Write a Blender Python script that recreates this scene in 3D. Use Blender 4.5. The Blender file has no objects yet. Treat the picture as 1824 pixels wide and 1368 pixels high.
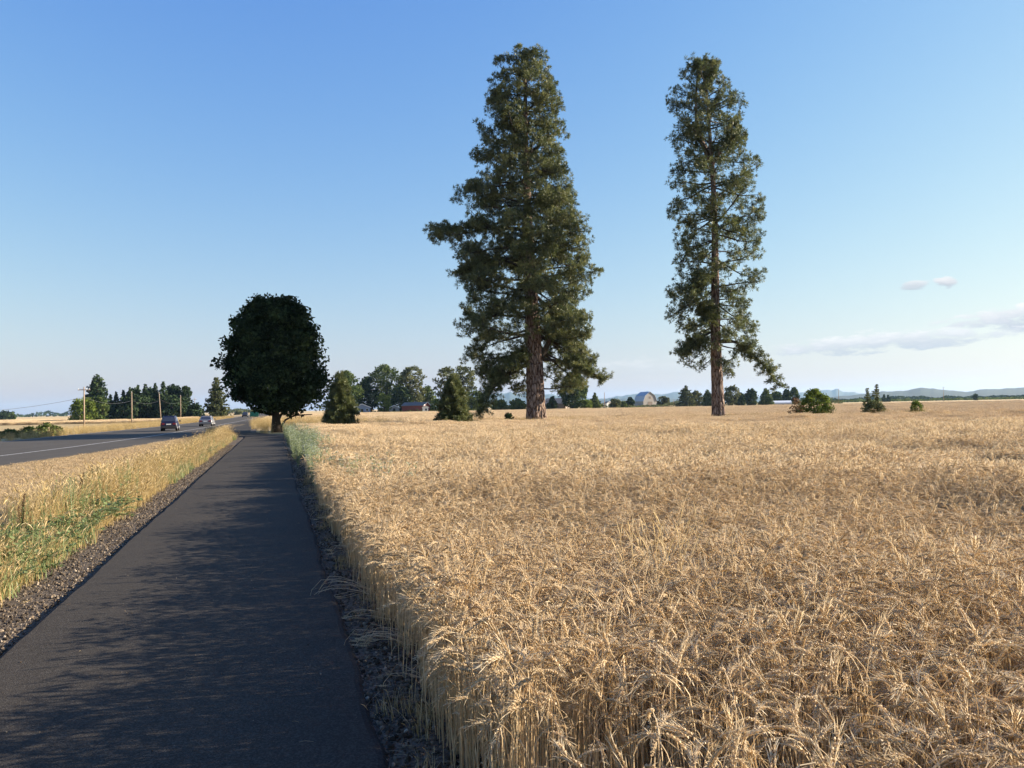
import bpy, math, random
import numpy as np
from mathutils import Vector, Matrix, Quaternion

R = math.radians
scene = bpy.context.scene
COL = scene.collection

# ------------------------------------------------------------------ camera
EYE = 1.75
PITCH, ROLL = 1.64, -1.06
cam_data = bpy.data.cameras.new("camera")
cam_data.sensor_width = 36.0
cam_data.lens = 28.03
cam_data.clip_start = 0.05
cam_data.clip_end = 60000.0
cam = bpy.data.objects.new("camera", cam_data)
COL.objects.link(cam)
CAM_R = Matrix.Rotation(R(90 + PITCH), 3, 'X') @ Matrix.Rotation(R(ROLL), 3, 'Z')
cam.matrix_world = Matrix.Translation((0, 0, EYE)) @ CAM_R.to_4x4()
scene.camera = cam

# ------------------------------------------------------------------ sun and sky
SUN_AZ, SUN_EL = 79.0, 17.3
sun_dir = Vector((math.sin(R(SUN_AZ)) * math.cos(R(SUN_EL)), math.cos(R(SUN_AZ)) * math.cos(R(SUN_EL)), math.sin(R(SUN_EL))))
sd = bpy.data.lights.new("sun", 'SUN')
sd.energy = 5.0
sd.angle = R(0.55)
sd.color = (1.0, 0.87, 0.70)
sun = bpy.data.objects.new("sun", sd)
sun.rotation_euler = sun_dir.to_track_quat('Z', 'Y').to_euler()
COL.objects.link(sun)

world = bpy.data.worlds.new("World")
scene.world = world
world.use_nodes = True
wn, wl = world.node_tree.nodes, world.node_tree.links
wn.clear()


def wnode(t, **kw):
    n = wn.new(t)
    for k, v in kw.items():
        setattr(n, k, v)
    return n


def wmath(op, a, b=None, c=None, clamp=False):
    n = wnode('ShaderNodeMath', operation=op, use_clamp=clamp)
    for i, v in enumerate((a, b, c)):
        if v is None:
            continue
        if isinstance(v, (int, float)):
            n.inputs[i].default_value = v
        else:
            wl.new(v, n.inputs[i])
    return n.outputs[0]


sky = wnode('ShaderNodeTexSky', sky_type='NISHITA')
sky.sun_disc = False
sky.sun_elevation = R(SUN_EL)
sky.sun_rotation = R(SUN_AZ)
sky.altitude = 60.0
sky.air_density = 1.5
sky.dust_density = 0.7
sky.ozone_density = 1.0
tc = wnode('ShaderNodeTexCoord')
sep = wnode('ShaderNodeSeparateXYZ')
wl.new(tc.outputs['Generated'], sep.inputs[0])
az = wmath('ARCTAN2', sep.outputs['X'], sep.outputs['Y'])      # 0 straight ahead, + to the right
el = wmath('ARCSINE', sep.outputs['Z'])
azd = wmath('MULTIPLY', az, 57.2958)
eld = wmath('MULTIPLY', el, 57.2958)
cxyz = wnode('ShaderNodeCombineXYZ')
wl.new(wmath('MULTIPLY', azd, 0.6), cxyz.inputs[0])
wl.new(wmath('MULTIPLY', eld, 1.9), cxyz.inputs[1])
noi = wnode('ShaderNodeTexNoise')
noi.inputs['Scale'].default_value = 1.0
noi.inputs['Detail'].default_value = 6.0
noi.inputs['Roughness'].default_value = 0.6
wl.new(cxyz.outputs[0], noi.inputs['Vector'])
nv = noi.outputs['Fac']
c2 = wnode('ShaderNodeCombineXYZ')
wl.new(wmath('MULTIPLY', azd, 0.06), c2.inputs[0])
wl.new(wmath('MULTIPLY', eld, 0.3), c2.inputs[1])
noi2 = wnode('ShaderNodeTexNoise')
noi2.inputs['Scale'].default_value = 1.0
noi2.inputs['Detail'].default_value = 3.0
wl.new(c2.outputs[0], noi2.inputs['Vector'])


def blob(a0, e0, wa, we, tilt, hard):
    """soft cloud body round azimuth a0, elevation e0 (degrees), broken up by the noise"""
    da = wmath('SUBTRACT', azd, a0)
    de = wmath('SUBTRACT', wmath('SUBTRACT', eld, e0), wmath('MULTIPLY', da, tilt))
    r2 = wmath('ADD', wmath('POWER', wmath('DIVIDE', wmath('ABSOLUTE', da), wa), 2.0), wmath('POWER', wmath('DIVIDE', wmath('ABSOLUTE', de), we), 2.0))
    s = wmath('SUBTRACT', wmath('ADD', 0.75, wmath('MULTIPLY', wmath('SUBTRACT', nv, 0.5), 3.4)), r2)
    return wmath('MULTIPLY', s, hard, clamp=True), wmath('DIVIDE', de, we)


cover, shade = None, None
for (a0, e0, wa, we, tilt, hard, op) in (
        (25.0, 3.8, 8.6, 0.85, 0.035, 1.8, 0.9), (35.5, 5.0, 8.5, 1.1, 0.05, 2.2, 1.0), (27.0, 7.35, 1.1, 0.42, -0.03, 2.0, 0.85), (28.7, 7.35, 0.85, 0.46, -0.03, 2.0, 1.0),
        (62.0, 5.5, 14.0, 1.1, 0.0, 1.0, 0.8), (-75.0, 5.0, 18.0, 0.9, 0.0, 1.0, 0.7), (140.0, 6.0, 25.0, 1.3, 0.0, 1.0, 0.8), (10.0, 2.6, 8.0, 0.9, 0.0, 0.6, 0.5)):
    m, h = blob(a0, e0, wa, we, tilt, hard)
    m = wmath('MULTIPLY', m, op)
    top = wmath('MULTIPLY', m, wmath('ADD', wmath('MULTIPLY', h, 0.75), wmath('ADD', -0.25, wmath('MULTIPLY', nv, 1.35)), clamp=True))
    cover = m if cover is None else wmath('MAXIMUM', cover, m)
    shade = top if shade is None else wmath('MAXIMUM', shade, top)
hazeband = wmath('MULTIPLY', noi2.outputs['Fac'], 0.0)
lit = wmath('DIVIDE', shade, wmath('MAXIMUM', cover, 0.02), clamp=True)
ccol = wnode('ShaderNodeMix', data_type='RGBA')
ccol.inputs['A'].default_value = (1.7, 1.84, 2.08, 1)
ccol.inputs['B'].default_value = (3.02, 3.02, 3.02, 1)
wl.new(lit, ccol.inputs['Factor'])
cmix = wnode('ShaderNodeMix', data_type='RGBA')
wl.new(cover, cmix.inputs['Factor'])
# soft shoulder on the sky's brightness, as the camera's own response gives it
k1 = wnode('ShaderNodeVectorMath', operation='MULTIPLY_ADD')
k1.inputs[1].default_value = (0.2, 0.2, 0.2)
k1.inputs[2].default_value = (1.0, 1.0, 1.0)
wl.new(sky.outputs[0], k1.inputs[0])
k2 = wnode('ShaderNodeVectorMath', operation='DIVIDE')
wl.new(sky.outputs[0], k2.inputs[0])
wl.new(k1.outputs[0], k2.inputs[1])
k3 = wnode('ShaderNodeSeparateXYZ')
wl.new(k2.outputs[0], k3.inputs[0])
k4 = wnode('ShaderNodeCombineXYZ')
for ch, (pw, gn) in enumerate(((1.8, 0.365), (1.5, 0.575), (0.545, 1.74))):
    wl.new(wmath('MULTIPLY', wmath('POWER', k3.outputs[ch], pw), gn), k4.inputs[ch])
wl.new(k4.outputs[0], cmix.inputs['A'])
wl.new(ccol.outputs['Result'], cmix.inputs['B'])
bg = wnode('ShaderNodeBackground')
bg.inputs['Strength'].default_value = 0.10
wl.new(cmix.outputs['Result'], bg.inputs['Color'])
wo = wnode('ShaderNodeOutputWorld')
wl.new(bg.outputs[0], wo.inputs['Surface'])

vs = scene.view_settings
vs.view_transform = 'Standard'
vs.look = 'None'
vs.exposure = 1.665
vs.gamma = 1.0
vs.use_curve_mapping = False
cy = scene.cycles
cy.max_bounces = 6
cy.diffuse_bounces = 3
cy.glossy_bounces = 2
cy.transmission_bounces = 4
cy.volume_bounces = 1
cy.transparent_max_bounces = 8
cy.use_denoising = True
cy.denoiser = 'OPENIMAGEDENOISE'
cy.denoising_input_passes = 'RGB_ALBEDO_NORMAL'
cy.denoising_prefilter = 'ACCURATE'
cy.caustics_reflective = False
cy.caustics_refractive = False

# ------------------------------------------------------------------ helpers
FPX = 1420.0


def ray(px, py):
    return CAM_R @ Vector(((px - 912.0) / FPX, -(py - 684.0) / FPX, -1.0))


def P(px, py, depth):
    """the point of the place at that depth (metres ahead of the camera) along a sight line measured in the photograph"""
    d = ray(px, py)
    k = depth / d.y
    return Vector((d.x * k, depth, EYE + d.z * k))


def smooth(a, b, x):
    t = np.clip((np.asarray(x, float) - a) / (b - a), 0, 1)
    return t * t * (3 - 2 * t)


_rs = np.random.RandomState(77)
_lat = _rs.rand(64, 64)


def vnoise(x, y):
    x = np.asarray(x, float); y = np.asarray(y, float)
    xi = np.floor(x).astype(int); yi = np.floor(y).astype(int)
    fx = x - xi; fy = y - yi
    fx = fx * fx * (3 - 2 * fx); fy = fy * fy * (3 - 2 * fy)
    a = _lat[xi % 64, yi % 64]; b = _lat[(xi + 1) % 64, yi % 64]
    c = _lat[xi % 64, (yi + 1) % 64]; d = _lat[(xi + 1) % 64, (yi + 1) % 64]
    return (a * (1 - fx) + b * fx) * (1 - fy) + (c * (1 - fx) + d * fx) * fy


def fbm(x, y, o=3):
    s = 0; amp = 0.5; tot = 0
    for k in range(o):
        s = s + amp * vnoise(x * 2 ** k + 7.3 * k, y * 2 ** k + 3.1 * k)
        tot += amp; amp *= 0.5
    return s / tot


class MB:
    """collects triangles with a per-vertex tint and per-face material index"""

    def __init__(self):
        self.v = []; self.f = []; self.t = []; self.m = []; self.n = 0

    def add(self, verts, tris, tint=0.5, mat=0):
        verts = np.asarray(verts, float).reshape(-1, 3)
        tris = np.asarray(tris, int).reshape(-1, 3)
        self.v.append(verts); self.f.append(tris + self.n)
        t = np.asarray(tint, float)
        self.t.append(np.full(len(verts), float(t)) if t.ndim == 0 else t)
        self.m.append(np.full(len(tris), mat, int))
        self.n += len(verts)

    def quad(self, a, b, c, d, tint=0.5, mat=0):
        self.add([a, b, c, d], [[0, 1, 2], [0, 2, 3]], tint, mat)

    def box(self, x0, x1, y0, y1, z0, z1, tint=0.5, mat=0):
        v = [(x, y, z) for z in (z0, z1) for y in (y0, y1) for x in (x0, x1)]
        q = [(0, 2, 3, 1), (4, 5, 7, 6), (0, 1, 5, 4), (2, 6, 7, 3), (0, 4, 6, 2), (1, 3, 7, 5)]
        self.add(v, [t for a, b, c, d in q for t in ((a, b, c), (a, c, d))], tint, mat)

    def tube(self, pts, rad, sides=6, tint=0.5, mat=0, cap=True, wob=None):
        pts = np.asarray(pts, float); n = len(pts)
        rad = np.broadcast_to(np.asarray(rad, float), (n,))
        tan = np.gradient(pts, axis=0)
        tan /= np.linalg.norm(tan, axis=1)[:, None] + 1e-12
        ref = np.where(np.abs(tan[:, 2:3]) > 0.9, np.array([[1.0, 0, 0]]), np.array([[0, 0, 1.0]]))
        if abs(tan[0, 2]) > 0.7:
            ref = np.tile(np.array([[1.0, 0, 0]]), (n, 1))
        u = np.cross(ref, tan); u /= np.linalg.norm(u, axis=1)[:, None] + 1e-12
        w = np.cross(tan, u)
        ang = np.linspace(0, 2 * math.pi, sides, endpoint=False)
        rr = rad[:, None] * (np.ones((n, sides)) if wob is None else wob)
        V = pts[:, None, :] + rr[..., None] * (np.cos(ang)[None, :, None] * u[:, None, :] + np.sin(ang)[None, :, None] * w[:, None, :])
        V = V.reshape(-1, 3)
        i = np.arange(n - 1)[:, None] * sides; j = np.arange(sides)[None, :]; k = (j + 1) % sides
        a = (i + j).ravel(); b = (i + k).ravel(); c = (i + sides + k).ravel(); d = (i + sides + j).ravel()
        T = np.concatenate([np.stack([a, b, c], 1), np.stack([a, c, d], 1)])
        if cap and sides > 2:
            e = []
            for q in range(1, sides - 1):
                e.append((0, q + 1, q)); o = (n - 1) * sides; e.append((o, o + q, o + q + 1))
            T = np.concatenate([T, np.array(e)])
        self.add(V, T, tint, mat)

    def ribbon(self, pts, widths, side, tint=0.5, mat=0):
        pts = np.asarray(pts, float); side = np.asarray(side, float); n = len(pts)
        w = np.asarray(widths, float)[:, None]
        V = np.concatenate([pts - side * w / 2, pts + side * w / 2])
        T = []
        for i in range(n - 1):
            T += [(i, i + 1, n + i + 1), (i, n + i + 1, n + i)]
        self.add(V, T, tint, mat)

    def mesh(self, name, mats, smooth_shade=False):
        V = np.concatenate(self.v).astype(np.float32); F = np.concatenate(self.f).astype(np.int32)
        me = bpy.data.meshes.new(name)
        me.vertices.add(len(V)); me.vertices.foreach_set("co", V.ravel())
        me.loops.add(len(F) * 3); me.loops.foreach_set("vertex_index", F.ravel())
        me.polygons.add(len(F))
        me.polygons.foreach_set("loop_start", np.arange(len(F), dtype=np.int32) * 3)
        me.polygons.foreach_set("loop_total", np.full(len(F), 3, np.int32))
        me.polygons.foreach_set("material_index", np.concatenate(self.m).astype(np.int32))
        me.polygons.foreach_set("use_smooth", np.full(len(F), smooth_shade, bool))
        at = me.attributes.new("tint", 'FLOAT', 'POINT')
        at.data.foreach_set("value", np.concatenate(self.t).astype(np.float32))
        for m in (mats if isinstance(mats, (list, tuple)) else [mats]):
            me.materials.append(m)
        me.update(calc_edges=True)
        return me

    def build(self, name, mats, parent=None, smooth_shade=False, loc=None, link=True):
        o = bpy.data.objects.new(name, self.mesh(name, mats, smooth_shade))
        if link:
            COL.objects.link(o)
        if parent is not None:
            o.parent = parent
        if loc is not None:
            o.location = loc
        return o


def tag(o, label=None, cat=None, group=None, kind=None):
    for k, v in (("label", label), ("category", cat), ("group", group), ("kind", kind)):
        if v:
            o[k] = v
    return o


def empty(name, loc=(0, 0, 0), rz=0.0, label=None, cat=None, group=None):
    o = bpy.data.objects.new(name, None)
    o.empty_display_size = 0.2
    o.location = loc
    o.rotation_euler = (0, 0, rz)
    COL.objects.link(o)
    return tag(o, label, cat, group)


def copy_tree(o, parent=None):
    c = o.copy()
    COL.objects.link(c)
    if parent is not None:
        c.parent = parent
    for ch in list(o.children):
        copy_tree(ch, c)
    return c


# ------------------------------------------------------------------ materials
def new_mat(name):
    m = bpy.data.materials.new(name)
    m.use_nodes = True
    m.node_tree.nodes.clear()
    return m, m.node_tree.nodes, m.node_tree.links


def ramp(n, stops):
    r = n.new('ShaderNodeValToRGB')
    e = r.color_ramp.elements
    while len(e) < len(stops):
        e.new(0.5)
    for q, (p, c) in zip(e, stops):
        q.position = p; q.color = (*c, 1)
    return r


def leaf_mat(name, stops, translucent=0.3, gloss=0.0):
    """foliage and straw: colour from the tint each leaf or stalk carries, light passing through"""
    m, n, l = new_mat(name)
    a = n.new('ShaderNodeAttribute'); a.attribute_name = "tint"
    oi = n.new('ShaderNodeObjectInfo')
    mm = n.new('ShaderNodeMath'); mm.operation = 'MULTIPLY_ADD'
    mm.inputs[1].default_value = 0.16; mm.inputs[2].default_value = -0.08
    l.new(oi.outputs['Random'], mm.inputs[0])
    ad = n.new('ShaderNodeMath'); ad.operation = 'ADD'
    l.new(a.outputs['Fac'], ad.inputs[0]); l.new(mm.outputs[0], ad.inputs[1])
    r = ramp(n, stops); l.new(ad.outputs[0], r.inputs[0])
    d = n.new('ShaderNodeBsdfDiffuse'); l.new(r.outputs[0], d.inputs[0])
    t = n.new('ShaderNodeBsdfTranslucent'); l.new(r.outputs[0], t.inputs[0])
    mx = n.new('ShaderNodeMixShader'); mx.inputs[0].default_value = translucent
    l.new(d.outputs[0], mx.inputs[1]); l.new(t.outputs[0], mx.inputs[2])
    out = mx.outputs[0]
    if gloss > 0:
        g = n.new('ShaderNodeBsdfGlossy'); g.inputs['Roughness'].default_value = 0.45
        m2 = n.new('ShaderNodeMixShader'); m2.inputs[0].default_value = gloss
        l.new(out, m2.inputs[1]); l.new(g.outputs[0], m2.inputs[2]); out = m2.outputs[0]
    o = n.new('ShaderNodeOutputMaterial'); l.new(out, o.inputs[0])
    return m


def surf_mat(name, stops, scale=4.0, detail=6.0, rough=0.9, bump=0.0, bump_scale=60.0, bump_dist=0.01, stretch=(1, 1, 1), spec=0.3, metallic=0.0, voronoi=None, nrough=0.62):
    m, n, l = new_mat(name)
    tcn = n.new('ShaderNodeTexCoord')
    mp = n.new('ShaderNodeMapping'); mp.inputs['Scale'].default_value = stretch
    l.new(tcn.outputs['Object'], mp.inputs[0])
    nz = n.new('ShaderNodeTexNoise'); nz.inputs['Scale'].default_value = scale
    nz.inputs['Detail'].default_value = detail; nz.inputs['Roughness'].default_value = nrough
    l.new(mp.outputs[0], nz.inputs['Vector'])
    fac = nz.outputs['Fac']
    if voronoi:
        vo = n.new('ShaderNodeTexVoronoi'); vo.inputs['Scale'].default_value = voronoi
        l.new(mp.outputs[0], vo.inputs['Vector'])
        mxx = n.new('ShaderNodeMix'); mxx.data_type = 'FLOAT'
        mxx.inputs[0].default_value = 0.55
        sp = n.new('ShaderNodeSeparateColor'); l.new(vo.outputs['Color'], sp.inputs[0])
        l.new(fac, mxx.inputs[2]); l.new(sp.outputs[0], mxx.inputs[3]); fac = mxx.outputs[0]
    r = ramp(n, stops); l.new(fac, r.inputs[0])
    b = n.new('ShaderNodeBsdfPrincipled')
    l.new(r.outputs[0], b.inputs['Base Color'])
    b.inputs['Roughness'].default_value = rough
    b.inputs['Metallic'].default_value = metallic
    b.inputs['Specular IOR Level'].default_value = spec
    if bump:
        nb = n.new('ShaderNodeTexNoise'); nb.inputs['Scale'].default_value = bump_scale
        nb.inputs['Detail'].default_value = 4.0
        l.new(mp.outputs[0], nb.inputs['Vector'])
        bp = n.new('ShaderNodeBump'); bp.inputs['Strength'].default_value = bump
        bp.inputs['Distance'].default_value = bump_dist
        l.new(nb.outputs['Fac'], bp.inputs['Height']); l.new(bp.outputs[0], b.inputs['Normal'])
    o = n.new('ShaderNodeOutputMaterial'); l.new(b.outputs[0], o.inputs[0])
    return m


def paint(name, col, rough=0.5, var=0.12, metallic=0.0, spec=0.4, scale=3.0):
    a = tuple(max(0, c * (1 - var)) for c in col); b = tuple(min(1, c * (1 + var)) for c in col)
    return surf_mat(name, [(0.3, a), (0.7, b)], scale=scale, rough=rough, metallic=metallic, spec=spec)


WHEAT = leaf_mat("wheat_straw", [(0.0, (0.26, 0.165, 0.08)), (0.35, (0.48, 0.36, 0.205)), (0.65, (0.68, 0.53, 0.325)), (1.0, (0.88, 0.74, 0.50))], 0.45, 0.02)
GOLD = leaf_mat("dry_grass", [(0.0, (0.17, 0.13, 0.045)), (0.3, (0.34, 0.25, 0.10)), (0.7, (0.52, 0.39, 0.19)), (1.0, (0.64, 0.52, 0.32))], 0.36)
MOWN = leaf_mat("mown_straw", [(0.0, (0.20, 0.14, 0.075)), (0.5, (0.42, 0.31, 0.18)), (1.0, (0.58, 0.47, 0.31))], 0.3)
WEED = leaf_mat("weed_leaf", [(0.0, (0.07, 0.115, 0.032)), (0.5, (0.16, 0.215, 0.078)), (1.0, (0.31, 0.365, 0.165))], 0.42, 0.03)
LACE = leaf_mat("lace_leaf", [(0.0, (0.12, 0.15, 0.07)), (0.5, (0.26, 0.31, 0.16)), (1.0, (0.45, 0.48, 0.30))], 0.4)
UMBEL = leaf_mat("umbel_white", [(0.0, (0.55, 0.56, 0.45)), (1.0, (0.85, 0.86, 0.8))], 0.3)
DOCK = leaf_mat("dock_seed", [(0.0, (0.075, 0.042, 0.027)), (1.0, (0.14, 0.075, 0.045))], 0.15)
NEEDLE = leaf_mat("pine_needle", [(0.0, (0.045, 0.060, 0.024)), (0.5, (0.105, 0.125, 0.046)), (1.0, (0.20, 0.205, 0.08))], 0.32, 0.03)
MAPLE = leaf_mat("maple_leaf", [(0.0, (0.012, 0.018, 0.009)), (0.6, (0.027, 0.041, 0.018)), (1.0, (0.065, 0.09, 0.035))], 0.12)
LEAF_G = leaf_mat("leaf_green", [(0.0, (0.030, 0.050, 0.018)), (0.5, (0.070, 0.10, 0.032)), (1.0, (0.14, 0.165, 0.055))], 0.25)
LEAF_D = leaf_mat("leaf_dark", [(0.0, (0.010, 0.020, 0.012)), (0.5, (0.026, 0.044, 0.022)), (1.0, (0.06, 0.085, 0.035))], 0.15)
LEAF_O = leaf_mat("leaf_oak", [(0.0, (0.035, 0.042, 0.022)), (0.5, (0.085, 0.098, 0.046)), (1.0, (0.17, 0.175, 0.08))], 0.3)
LEAF_L = leaf_mat("leaf_light", [(0.0, (0.075, 0.105, 0.02)), (0.5, (0.16, 0.21, 0.045)), (1.0, (0.27, 0.32, 0.085))], 0.35)
LEAF_B = leaf_mat("leaf_brown", [(0.0, (0.10, 0.06, 0.03)), (0.5, (0.19, 0.11, 0.06)), (1.0, (0.28, 0.19, 0.10))], 0.25)
BARK_D = surf_mat("bark_dark", [(0.3, (0.025, 0.02, 0.015)), (0.7, (0.07, 0.055, 0.04))], scale=6, bump=0.6, bump_scale=20, bump_dist=0.03, stretch=(1, 1, 0.25))


def bark_mat():
    m, n, l = new_mat("pine_bark")
    tcn = n.new('ShaderNodeTexCoord')
    mp = n.new('ShaderNodeMapping'); mp.inputs['Scale'].default_value = (3.2, 3.2, 0.75)
    l.new(tcn.outputs['Object'], mp.inputs[0])
    nz = n.new('ShaderNodeTexNoise'); nz.inputs['Scale'].default_value = 1.4; nz.inputs['Detail'].default_value = 5
    l.new(mp.outputs[0], nz.inputs['Vector'])
    ad = n.new('ShaderNodeMixRGB'); ad.blend_type = 'ADD'; ad.inputs[0].default_value = 0.5
    l.new(mp.outputs[0], ad.inputs[1]); l.new(nz.outputs['Color'], ad.inputs[2])
    vo = n.new('ShaderNodeTexVoronoi'); vo.feature = 'DISTANCE_TO_EDGE'; vo.inputs['Scale'].default_value = 1.6
    l.new(ad.outputs[0], vo.inputs['Vector'])
    r = ramp(n, [(0.0, (0.04, 0.026, 0.02)), (0.04, (0.12, 0.08, 0.058)), (0.12, (0.235, 0.185, 0.152)), (0.4, (0.39, 0.325, 0.275))])
    l.new(vo.outputs['Distance'], r.inputs[0])
    r2 = ramp(n, [(0.3, (0.62, 0.6, 0.6)), (0.7, (1.1, 1.0, 0.95))]); l.new(nz.outputs['Fac'], r2.inputs[0])
    mu = n.new('ShaderNodeMixRGB'); mu.blend_type = 'MULTIPLY'; mu.inputs[0].default_value = 1.0
    l.new(r.outputs[0], mu.inputs[1]); l.new(r2.outputs[0], mu.inputs[2])
    b = n.new('ShaderNodeBsdfPrincipled'); b.inputs['Roughness'].default_value = 0.95
    b.inputs['Specular IOR Level'].default_value = 0.15
    l.new(mu.outputs[0], b.inputs['Base Color'])
    rb = ramp(n, [(0.0, (0, 0, 0)), (0.3, (1, 1, 1))]); l.new(vo.outputs['Distance'], rb.inputs[0])
    bp = n.new('ShaderNodeBump'); bp.inputs['Strength'].default_value = 0.9; bp.inputs['Distance'].default_value = 0.08
    l.new(rb.outputs[0], bp.inputs['Height']); l.new(bp.outputs[0], b.inputs['Normal'])
    o = n.new('ShaderNodeOutputMaterial'); l.new(b.outputs[0], o.inputs[0])
    return m


BARK_P = bark_mat()
SOIL = surf_mat("field_soil", [(0.3, (0.10, 0.068, 0.036)), (0.6, (0.22, 0.155, 0.085)), (0.8, (0.36, 0.265, 0.15))], scale=9, bump=0.8, bump_scale=30, bump_dist=0.04)
VERGE = surf_mat("verge_dry_grass", [(0.25, (0.15, 0.105, 0.06)), (0.5, (0.30, 0.22, 0.125)), (0.75, (0.42, 0.32, 0.19))], scale=2.5, detail=9, bump=0.9, bump_scale=26, bump_dist=0.05)
STUBBLE = surf_mat("stubble_field", [(0.25, (0.30, 0.21, 0.09)), (0.5, (0.42, 0.305, 0.14)), (0.8, (0.50, 0.38, 0.19))], scale=0.35, detail=9, bump=0.6, bump_scale=5, bump_dist=0.15)
FARFIELD = surf_mat("far_field", [(0.25, (0.42, 0.30, 0.14)), (0.5, (0.52, 0.37, 0.175)), (0.8, (0.58, 0.44, 0.22))], scale=0.05, detail=9)
ASPHALT = surf_mat("path_asphalt", [(0.25, (0.030, 0.0255, 0.0205)), (0.5, (0.041, 0.035, 0.0285)), (0.78, (0.068, 0.060, 0.050))], scale=5.0, detail=14, nrough=0.8, voronoi=110, rough=0.92, bump=0.7, bump_scale=130, bump_dist=0.006, spec=0.18)
ROADMAT = surf_mat("road_asphalt", [(0.25, (0.042, 0.035, 0.027)), (0.75, (0.070, 0.059, 0.046))], scale=0.8, detail=10, rough=0.9, bump=0.3, bump_scale=90, bump_dist=0.006, stretch=(1, 0.2, 1))
LINE = surf_mat("road_line_paint", [(0.3, (0.16, 0.15, 0.135)), (0.6, (0.5, 0.49, 0.46))], scale=5, rough=0.7)
GRAVELBED = surf_mat("gravel_bed", [(0.2, (0.040, 0.031, 0.022)), (0.5, (0.095, 0.073, 0.052)), (0.8, (0.17, 0.135, 0.098))], scale=30, detail=4, bump=1.0, bump_scale=60, bump_dist=0.03, voronoi=45)
STONE = leaf_mat("gravel_stone", [(0.0, (0.042, 0.033, 0.025)), (0.45, (0.10, 0.079, 0.058)), (0.8, (0.19, 0.148, 0.105)), (1.0, (0.40, 0.34, 0.26))], 0.0)
HILL = surf_mat("wooded_hill", [(0.3, (0.016, 0.024, 0.018)), (0.7, (0.036, 0.048, 0.030))], scale=0.012, detail=8)
WOODPOLE = surf_mat("pole_wood", [(0.3, (0.20, 0.145, 0.10)), (0.7, (0.34, 0.26, 0.19))], scale=3, stretch=(3, 3, 0.3))
WIRE = paint("wire", (0.05, 0.05, 0.05), 0.5, 0.02)

# ------------------------------------------------------------------ lie of the land
SL = -0.298                                    # the path runs this far left per metre ahead
_fy = np.array([-3000, -400, -30, 0, 20, 35, 43.2, 60, 73.1, 91.4, 185, 400, 1200, 6000, 14000.])
_fx = np.array([250, 30, -15.5, -18.6, -20.5, -22.5, -23.9, -27.4, -30.7, -35.3, -60.7, -124, -365, -1810, -4220.])


def fog(y):                                    # the white edge line of the road
    return np.interp(y, _fy, _fx)


def path_bend(y):
    return -2.7 * smooth(52, 70, y) - 1.2 * smooth(70, 110, y)


PL, PR = -1.98, 0.50                           # path edges, measured across at y = 0
WHEAT_EDGE = 0.86


def ground_z(x, y):
    x = np.asarray(x, float); y = np.asarray(y, float)
    e = x - fog(y)
    o = x - SL * y - path_bend(y)
    z = np.zeros(np.broadcast(x, y).shape)
    z = z - 1.25 * smooth(-11, -40, e) * smooth(-11.0, -11.1, e)
    z = z - 0.05 * smooth(-8.2, -9.2, e)
    gap = (-2.7 - o) + (e - 3.6)
    u = np.clip((e - 3.6) / np.maximum(gap, 0.3), 0, 1)
    inb = (e > 3.6) & (o < -2.7)
    z = np.where(inb, z - 0.32 * np.clip(gap / 7.0, 0, 1) * np.sin(math.pi * u) ** 1.3, z)
    z = z + np.where((o > WHEAT_EDGE) | (e < -12), 0.05 * (fbm(x * 0.4, y * 0.4, 2) - 0.5), 0)
    z = z - np.where((e < 3.7) & (e > -9.0), 0.03, 0)
    return z


def gz(x, y):
    return float(ground_z(np.array([x]), np.array([y]))[0])


def build_ground():
    ys = np.concatenate([[-3000, -1200, -500, -200, -100, -60], np.arange(-40, 120, 1.5), np.arange(120, 300, 6), np.arange(300, 900, 30), [1000, 1300, 1700, 2300, 3200, 4500, 6500, 9000, 14000]])
    os_ = np.concatenate([[-14000, -8000, -4500, -2500, -1400, -800, -450, -280, -180, -130, -100], np.arange(-85, -45, 2.5), np.arange(-45, -6, 0.6), np.arange(-6, 3, 0.25), np.arange(3, 30, 1.5), [35, 45, 60, 80, 110, 160, 240, 360, 550, 900, 1500, 2500, 4500, 8000, 16000]])
    Y, O = np.meshgrid(ys, os_, indexing='ij')
    X = O + SL * np.minimum(Y, 900) + path_bend(Y)
    Z = ground_z(X, Y) - 0.012
    n, k = X.shape
    V = np.stack([X, Y, Z], -1).reshape(-1, 3)
    i = np.arange(n - 1)[:, None] * k; j = np.arange(k - 1)[None, :]
    a = (i + j).ravel(); b = a + 1; c = a + k + 1; d = a + k
    F = np.stack([a, b, c, d], 1)
    me = bpy.data.meshes.new("ground")
    me.vertices.add(len(V)); me.vertices.foreach_set("co", V.astype(np.float32).ravel())
    me.loops.add(len(F) * 4); me.loops.foreach_set("vertex_index", F.astype(np.int32).ravel())
    me.polygons.add(len(F))
    me.polygons.foreach_set("loop_start", np.arange(len(F), dtype=np.int32) * 4)
    me.polygons.foreach_set("loop_total", np.full(len(F), 4, np.int32))
    cx = V[F].mean(1)
    o = cx[:, 0] - SL * np.minimum(cx[:, 1], 900) - path_bend(cx[:, 1]); e = cx[:, 0] - fog(cx[:, 1])
    mi = np.where(o > 0.7, 1, np.where(e < -10.5, 2, 0))
    mi = np.where((cx[:, 1] > 62) & (mi == 1), 3, mi)
    mi = np.where((cx[:, 1] > 700), 3, mi)
    me.polygons.foreach_set("material_index", mi.astype(np.int32))
    for m in (VERGE, SOIL, STUBBLE, FARFIELD):
        me.materials.append(m)
    me.update(calc_edges=True)
    g = bpy.data.objects.new("ground", me)
    COL.objects.link(g)
    tag(g, kind="structure")


build_ground()


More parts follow.
